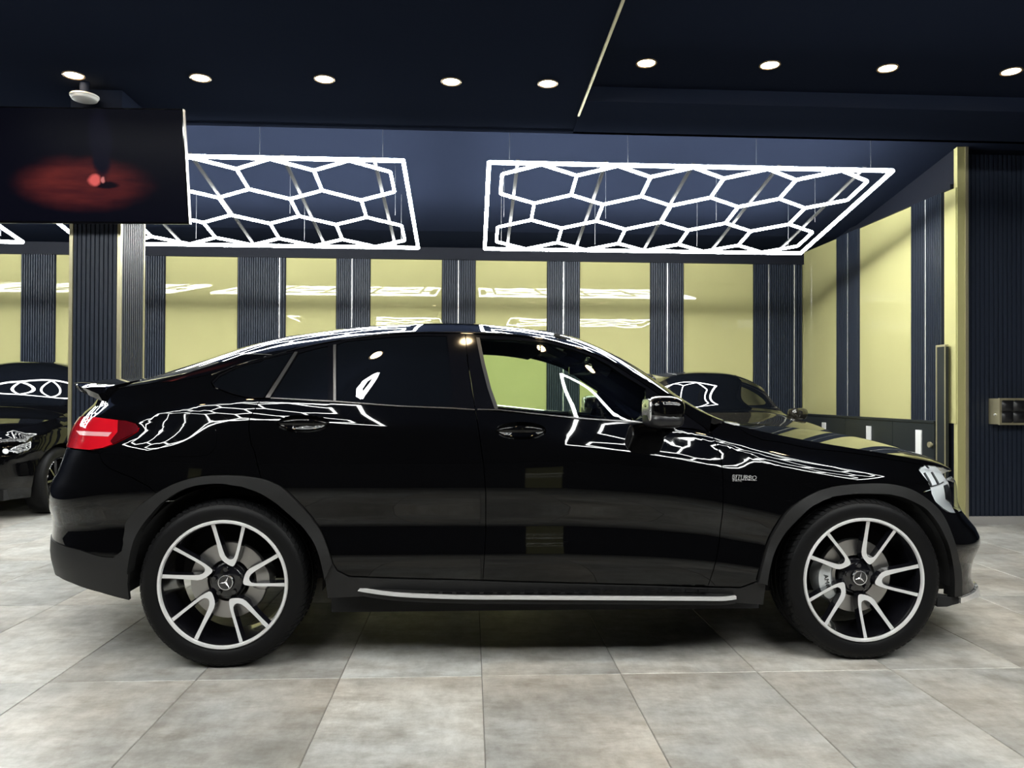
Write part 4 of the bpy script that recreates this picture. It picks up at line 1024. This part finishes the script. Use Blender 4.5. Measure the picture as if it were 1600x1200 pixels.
def wheel(x, rear):
    rim = MB()
    rim.lathe([(.2815,-.110),(.2825,-.121),(.279,-.1265),(.2705,-.126),(.2660,-.116),(.262,-.095),(.256,-.05),(.250,.02),(.250,.10)], 96, axis='y', mats=[0, 0, 0, 0, 1, 1, 1, 1])
    rim.lathe([(.001,-.066),(.050,-.066),(.066,-.062),(.078,-.050),(.088,-.02),(.088,.02),(.001,.02)], 48, m=1, axis='y')
    r = rim.build('wheel_rim', [M['machined'], M['rimblack']], car, smooth=True, angle=.5); r['label'] = 'black alloy rim with machined five twin spokes'
    V, Fc, m = spoke_mesh()
    for k in range(5):
        s = mesh_obj('spoke', V, Fc, [M['machined'], M['rimblack']], r, fmat=m) if k == 0 else copy_obj(s0, r)
        if k == 0: s0 = s
        s.rotation_euler = (0, -math.radians(72*k+(15 if rear else 0)), 0)
    for k in range(5):
        t = math.radians(72*k+20); c = (.056*math.cos(t), 0, .056*math.sin(t))
        b = MB(); b.tube((c[0], -.060, c[2]), (c[0], -.078, c[2]), .0105, 6); b.build('wheel_bolt', M['rimblack'], r)
    b = MB(); b.lathe([(.001,-.083),(.030,-.082),(.0345,-.077),(.036,-.060)], 36, axis='y'); cap = b.build('centre_cap', M['rimblack'], r, smooth=True, angle=.6)
    b = MB(); b.lathe([(.0325,-.081),(.0325,-.0845),(.0298,-.0852),(.0295,-.081)], 40, axis='y')
    a0 = math.radians(66 if rear else 78)
    for q in range(3):
        t = a0+2*math.pi*q/3; tl, tr = t+math.radians(60), t-math.radians(60); R1, R0 = .0305, .0045
        c0 = (0, -.0872, 0); p1 = (R1*math.cos(t), -.0845, R1*math.sin(t)); pl = (R0*math.cos(tl), -.0835, R0*math.sin(tl)); pr_ = (R0*math.cos(tr), -.0835, R0*math.sin(tr))
        b.add([c0, p1, pl, pr_], [(0, 2, 1), (0, 1, 3), (1, 2, 3)])
    b.build('star_emblem', M['chrome'], r)
    ty = tyre_mesh().build('tyre', M['rubber'], car, smooth=True, angle=.5)
    tag(tread_mesh().build('tread_blocks', M['rubber'], ty), kind='stuff')
    b = MB(); b.lathe([(.09,-.02),(.095,-.034),(.168,-.034),(.170,-.030),(.170,-.006),(.168,-.002),(.09,-.002)], 64, axis='y'); dsc = b.build('brake_disc', M['disc'], car, smooth=True, angle=.5)
    # caliper: curved block over the disc edge
    b = MB(); n = 16; a0, a1 = (math.radians(150), math.radians(222)) if not rear else (math.radians(-16), math.radians(30)); V = []; 
    for i in range(n+1):
        t = a0+(a1-a0)*i/n; e = math.sin(math.pi*i/n)**.35; ri, ro = .112, .150+.048*e
        for rr, y in ((ri, -.040), (ri+.02, -.046-.022*e), (ro-.01, -.046-.022*e), (ro, -.034), (ro, .01), (ri, .01)): V.append((rr*math.cos(t), y, rr*math.sin(t)))
    Fc = []
    for i in range(n):
        for j in range(6): Fc.append((6*i+j, 6*i+(j+1) % 6, 6*i+6+(j+1) % 6, 6*i+6+j))
    Fc += [(5, 4, 3, 2, 1, 0), tuple(6*n+j for j in range(6))]; b.add(V, Fc)
    cal = b.build('brake_caliper', M['caliper'] if not rear else M['disc'], car, smooth=True, angle=.6)
    if not rear:
        tx = text_mesh('caliper_lettering', 'AMG', .030, M['black'], cal, .0006, 0.); tx.matrix_local = Matrix.Translation((-.148, -.0695, -.016)) @ Matrix(((0, 1, 0), (0, 0, -1), (1, 0, 0))).to_4x4() @ Matrix.Rotation(0, 4, 'Z')
        tx.matrix_local = Matrix.Translation((-.150, -.0695, -.018)) @ Matrix.Rotation(math.radians(90), 4, 'X') @ Matrix.Rotation(math.radians(-80), 4, 'Z')
    parts = (r, ty, dsc, cal)
    for o in parts:
        o.location = (x, -.803, .367)
        c = copy_obj(o, car, loc=(x, .803, .367), scale=(1, -1, 1))
        for ch in o.children:
            q = copy_obj(ch, c)
wheel(-1.4365, True); wheel(1.4365, False)

# ---- wheel housings, floor pan, cabin
for x in (-1.4365, 1.4365):
    b = MB(); n = 28; V = []; Fc = []; R_ = .425
    for i in range(n+1):
        t = math.radians(-6)+math.radians(192)*i/n; V += [(x+R_*math.cos(t), -.885, .37+R_*math.sin(t)), (x+R_*math.cos(t), -.50, .37+R_*math.sin(t)), (x, -.50, .37)]
    for i in range(n): Fc += [(3*i, 3*i+1, 3*i+4, 3*i+3), (3*i+1, 3*i+2, 3*i+4)]
    lin = mesh_obj('wheel_housing', V, Fc, M['liner'], car); copy_obj(lin, car, scale=(1, -1, 1))
b = MB(); b.box(-.98, .98, -.84, .84, .22, .34); b.box(-2.3, -1.0, -.52, .52, .30, .42); b.box(.98, 2.1, -.52, .52, .22, .36); b.box(-2.28, -1.9, -.66, .66, .36, .40); b.build('floor_pan', M['liner'], car)
for poly in (np.array([(-1.0, .34), (.95, .34), (.80, 1.03), (.4, 1.07), (-.2, 1.115), (-.7, 1.145), (-1.3, 1.17), (-1.7, 1.15), (-2.1, 1.05), (-2.1, .85), (-1.85, .82), (-1.45, .84), (-1.05, .78)]),):
    both('door_lining', panel_data(MAIN, poly, off=-.075, flange=.0, gap=0, step=.06), M['cabin'])
MB().box(-2.05, -1.02, -.72, .72, .80, .84).build('parcel_shelf', M['cabin'], car)
b = MB(); b.box(.95, .98, -.80, .80, .3, 1.0); b.build('bulkhead', M['cabin'], car)
# dashboard
V = []; Fc = []; n = 30
for i in range(n+1):
    y = -.76+1.52*i/n; q = (y/.76)**2; hood = .055*math.exp(-((y-.37)/.16)**2)
    pr = [(.96, .985), (.80-.05*q, 1.005), (.62-.05*q, .99+hood*.6), (.50-.06*q, .955+hood), (.47-.06*q, .90), (.52, .78), (.62, .60), (.96, .55)]; V += [(x, y, z) for x, z in pr]
for i in range(n):
    for j in range(7): Fc.append((8*i+j, 8*i+j+1, 8*i+9+j, 8*i+8+j))
mesh_obj('dashboard', V, Fc, M['cabin'], car, smooth=True)
# steering wheel on the far side
sw = MB(); n = 32; R_ = .185
for i in range(n):
    t, t2 = 2*math.pi*i/n, 2*math.pi*(i+1)/n; sw.tube((0, R_*math.cos(t), R_*math.sin(t)), (0, R_*math.cos(t2), R_*math.sin(t2)), .015, 8, cap=False)
for t in (math.radians(200), math.radians(-20), math.radians(270)): sw.bar((0, .05*math.cos(t), .05*math.sin(t)), (0, R_*math.cos(t), R_*math.sin(t)), .035, .015)
vv, ffx = superell((.015, 0, 0), (.03, .07, .065), .6, .6, 20, 10); sw.add(vv, ffx); sw.tube((.02, 0, 0), (.20, 0, .0), .035, 10)
o = sw.build('steering_wheel', M['cabin'], car, smooth=True, angle=.7); o.location = (.33, .37, .93); o.rotation_euler = (0, math.radians(-24), 0)
# seats
def seat(x, y, bench=False):
    w = .26 if not bench else .62
    b = MB()
    b.add(*superell((x, y, .50), (.27, w, .085), .35, .35)); st = b.build('seat', M['seat'], car, smooth=True)
    v, f = superell((0, 0, 0), (.075, w*.98, .32), .35, .35); o = mesh_obj('backrest', v, f, M['seat'], st, smooth=True); o.location = (x-.30, y, .80); o.rotation_euler = (0, math.radians(-16), 0)
    for dy in ((0,) if not bench else (-.36, .36)):
        v, f = superell((0, 0, 0), (.045, .125, .085), .5, .5); o = mesh_obj('headrest', v, f, M['seat'], st, smooth=True); o.location = (x-.42, y+dy, 1.20); o.rotation_euler = (0, math.radians(-10), 0)
seat(-.12, -.37); seat(-.12, .37); seat(-.95, 0, True)
# interior mirror, sun visor, pillar handle
b = MB(); b.add(*superell((0, 0, 0), (.016, .115, .034), .45, .45, 24, 10)); b.tube((.01, 0, .02), (.06, 0, .075), .011, 8)
o = b.build('interior_mirror', M['mirror_glass'], car, smooth=True)
ix, iz = px_at_y(np.array([907.]), np.array([577.]), .02); o.location = (float(ix[0]), -.02, float(iz[0])); o.rotation_euler = (0, 0, math.radians(25))
for sy2 in (-.36, .36):
    v, f = superell((0, 0, 0), (.085, .20, .009), .4, .25, 28, 8); o = mesh_obj('sun_visor', v, f, M['headlining'], car, smooth=True); o.location = (.13, sy2, 1.475); o.rotation_euler = (0, math.radians(22), 0)

# ================================================================ two cars parked nose-out along the back wall
LOW2 = [(.16,.78),(.26,.815),(.36,.835),(.46,.846),(.52,.844),(.62,.838),(.72,.842),(.80,.848)]
def bg_shape(h, hood=0., wide=1.):
    st = [(-1.35,.93,.80,1.06,.64,1.12),(-1.2,.95,.805,1.18,.62,1.26),(-1.0,.96,.81,1.30,.60,1.40),(-.7,.965,.812,1.37,.59,1.475),(-.3,.96,.815,1.40,.59,1.51),(0,.95,.815,1.395,.59,1.51),(.28,.945,.815,1.385,.595,1.505),
          (.38,.94,.815,1.35,.61,1.44),(.48,.935,.815,1.245,.63,1.335),(.57,.93,.815,1.14,.655,1.225),(.68,.92,.815,1.03,.69,1.095),(.85,.905,.815,.965,.71,1.025),(1.05,.885,.815,.93,.715,.985),(1.3,.84,.81,.885,.70,.94),(1.6,.78,.80,.82,.68,.87),(1.85,.71,.79,.75,.65,.79),(2.05,.65,.78,.69,.62,.72)]
    k = h/1.51; st = [(x, zb*(1+.35*(k-1)), wb_*wide, max(ze*(k if x < .7 else 1+.35*(k-1))+hood*(x > .85), zb*(1+.35*(k-1))+.035), we*wide, zc*(k if x < .7 else 1+.5*(k-1))+hood*(x > .85)) for x, zb, wb_, ze, we, zc in st]
    low = [(z, y*wide) for z, y in LOW2]
    xr = [(.1,-1.20),(.4,-1.26),(.7,-1.28),(.95,-1.25),(1.2,-1.20),(1.6,-1.2)]
    xf = [(.1,1.92),(.2,1.97),(.35,2.0),(.5,2.02),(.62,1.99),(.72,1.94),(.82,1.90),(1.0,1.88),(1.6,1.88)]
    return CarShape(st, low, xr, xf, -.75, 1.0, 3.4, 2.5, 1.15, 1.40, w=.05)
AX_F, AX_R = 1.13, -.72
def bg_car(name, label, cat, loc, heading, sh, paint, head, mirrors=True, rails=False):
    root = empty(name, loc, heading); tag(root, label, cat)
    u0, u1 = sh.u0+.002, sh.u1-.002
    def two(nm, d, mt, lab=None):
        a = put(nm, d, mt, root); c = copy_obj(a, root, scale=(1, -1, 1))
        if lab: a['label'] = lab; c['label'] = lab
        return a, c
    def arc(xc, r, t0, t1, n=16, zc=.33): return [(float(sh.x2u(np.array([xc+r*math.cos(t)]), np.array([zc+r*math.sin(t)]))[0]), zc+r*math.sin(t)) for t in np.linspace(t0, t1, n)]
    def edge(xa, xb, n=40):
        xs = np.linspace(xa, xb, n); ze = sh.par(xs)[:, 2]-.0005; return list(zip(sh.x2u(xs, ze), ze))
    fe = 1.0
    for _ in range(20): fe = float(sh.ends(sh.par(np.array([fe]))[:, 2])[1][0])
    fe -= .01
    zb = lambda x: float(sh.par(np.array([x]))[0, 0]); zeF = lambda x: float(sh.par(np.array([x]))[0, 2])
    a1 = math.asin((.20-.33)/.37)
    out = [(u0, .25)]+arc(AX_R, .37, math.pi-a1, a1)+arc(AX_F, .37, math.pi-a1, a1)+[(u1, .20), (u1, zeF(fe))]+edge(fe, -1.19)+[(u0, 1.15)]
    gl = [(.54, zb(.54)+.02), (.40, zeF(.40)-.05), (.25, zeF(.25)-.05), (-.1, zeF(-.1)-.05), (-.1, zb(-.1)+.02)]
    gr = [(-.16, zb(-.16)+.02), (-.16, zeF(-.16)-.05), (-.7, zeF(-.7)-.05), (-.92, zb(-.9)+.08), (-.85, zb(-.85)+.02)]
    side = panel_data(sh, np.array(out), holes=[np.array(gl), np.array(gr)], gap=0, flange=.03, step=.05)
    hood = top_data(sh, lambda v: .80-.11*v*v, lambda v: fe+0*v, -1, 1, 36, 28)
    roof = top_data(sh, lambda v: -1.19+0*v, lambda v: .31-.09*v*v, -1, 1, 36, 28)
    pil = top_data(sh, lambda v: .20+0*v, lambda v: .70+0*v, -1, -.9, 24, 3, flange=.03)
    put('body_shell', merge(side, mirror_data(side), roof, pil, mirror_data(pil)), paint, root)
    put('bonnet', hood, paint, root)
    put('windscreen', top_data(sh, lambda v: .312-.09*v*v, lambda v: .798-.11*v*v, -.9, .9, 30, 24, flange=0), M['privacy'], root)
    two('front_window', panel_data(sh, np.array(gl), off=-.006, gap=-.002, flange=0, step=.05), M['privacy'])
    two('rear_window', panel_data(sh, np.array(gr), off=-.006, gap=-.002, flange=0, step=.05), M['privacy'])
    # headlamp, intakes, number plate recess
    hl = smooth_outline(np.array(head), 2)
    a, c = two('headlight', panel_data(sh, hl, off=-.012, gap=0, flange=0, step=.03), M['black'])
    ln = put('lens', panel_data(sh, hl, off=.002, gap=.001, flange=.014, step=.03), M['clear'], a); copy_obj(ln, c)
    cu, cz = hl.mean(0)
    for du, r_ in ((-.07, .040), (.05, .034)):
        p = sh.side(np.array([cu+du]), np.array([cz]))[0]; n = sh.side_normal(np.array([cu+du]), np.array([cz]))[0]
        v, f = superell((0, 0, 0), (r_, r_, r_), 1, 1, 18, 10); pj = mesh_obj('projector', v, f, M['reflector'], a, smooth=True); pj.location = p-n*.030; q = copy_obj(pj, c)
    two('side_intake', panel_data(sh, smooth_outline(np.array([(sh.b+.62*sh.Lf, .30), (sh.b+.86*sh.Lf, .28), (sh.b+.86*sh.Lf, .44), (sh.b+.60*sh.Lf, .47)])), off=.002, gap=0, flange=.01, step=.04), M['black'])
    gd = panel_data(sh, np.array([(u1, .28), (u1, .56), (sh.b+.90*sh.Lf, .55), (sh.b+.90*sh.Lf, .28)]), off=.002, gap=0, flange=.01, step=.04); put('grille', merge(gd, mirror_data(gd)), M['black'], root)
    # wheels
    for x in (AX_R, AX_F):
        b = MB(); b.lathe([(.225,-.085),(.235,-.100),(.262,-.108),(.295,-.106),(.318,-.092),(.328,-.07),(.330,0),(.328,.07),(.318,.092),(.29,.105),(.225,.085)], 56, axis='y'); t = b.build('tyre', M['rubber'], root, smooth=True, angle=.6)
        b = MB(); b.lathe([(.228,-.095),(.224,-.100),(.214,-.092),(.206,-.05),(.200,.05)], 48, axis='y'); b.lathe([(.001,-.060),(.035,-.060),(.05,-.045),(.05,.02)], 24, axis='y')
        for k in range(10):
            tt = 2*math.pi*k/10; b.bar((.03*math.cos(tt), -.052, .03*math.sin(tt)), (.212*math.cos(tt), -.082, .212*math.sin(tt)), .022, .02)
        r = b.build('wheel_rim', M['rimblack'], root, smooth=True, angle=.6)
        for o in (t, r):
            yw = sh.low[2, 1]-.10
            o.location = (x, -yw, .330); copy_obj(o, root, loc=(x, yw, .330), scale=(1, -1, 1))
    b = MB(); b.box(-1.15, 1.75, -.70, .70, .20, .30); b.box(-1.1, -.4, -.58, .58, .30, .60); b.box(.85, 1.6, -.58, .58, .30, .60); b.build('underbody', M['liner'], root)
    if mirrors:
        v, f = superell((0, 0, 0), (.075, .105, .065), .6, .6, 28, 14); mo = mesh_obj('door_mirror', v, f, paint, root, smooth=True); mo.location = (.60, -.95, zb(.6)+.085)
        ar = MB(); ar.tube((.01, .05, -.04), (.02, .19, -.075), .022, 8); ao = ar.build('mirror_arm', M['gloss'], mo, smooth=True)
        m2_ = copy_obj(mo, root, loc=(.60, .95, zb(.6)+.085), scale=(1, -1, 1)); copy_obj(ao, m2_)
    if rails:
        for s_ in (-1, 1):
            b = MB(); pr = [(-.95, 0), (-.88, .045), (-.4, .055), (.0, .05), (.10, 0)]
            zt_ = [float(sh.top(np.array([x]), np.array([s_*.93]))[0, 2]) for x, _z in pr]; yy = [float(sh.top(np.array([x]), np.array([s_*.93]))[0, 1]) for x, _z in pr]
            for (p, q, za, zb_, ya, yb) in zip(pr[:-1], pr[1:], zt_[:-1], zt_[1:], yy[:-1], yy[1:]): b.tube((p[0], ya, za+p[1]), (q[0], yb, zb_+q[1]), .014, 8)
            b.build('roof_rail', M['gloss'], root, smooth=True)
    return root
shA = bg_shape(1.56, wide=1.04); shB = bg_shape(1.475, wide=1.02)
LFA = shA.b+.50*shA.Lf
headA = [(LFA-.17, .70), (LFA-.02, .735), (LFA+.15, .70), (LFA+.19, .63), (LFA+.08, .575), (LFA-.10, .60)]
# front wheel on the camera's right stands at (-4.31, 8.02)
hA = math.radians(-93); dxA = Vector((math.cos(hA), math.sin(hA))); nA = Vector((-dxA.y, dxA.x))
cA = Vector((-4.18, 8.0))-dxA*AX_F-nA*.80
bg_car('parked_hatchback', 'black car nose-out behind the fluted column with honeycomb reflections on its bonnet', 'car', (cA.x, cA.y, 0), hA, shA, M['paint'], headA)
hB = math.radians(-74)
bg_car('parked_saloon', 'dark bronze car nose-out under the honeycomb light beside the low cabinet', 'car', (2.55, 8.70, 0), hB, shB, M['bronze_paint'], headA, rails=True)
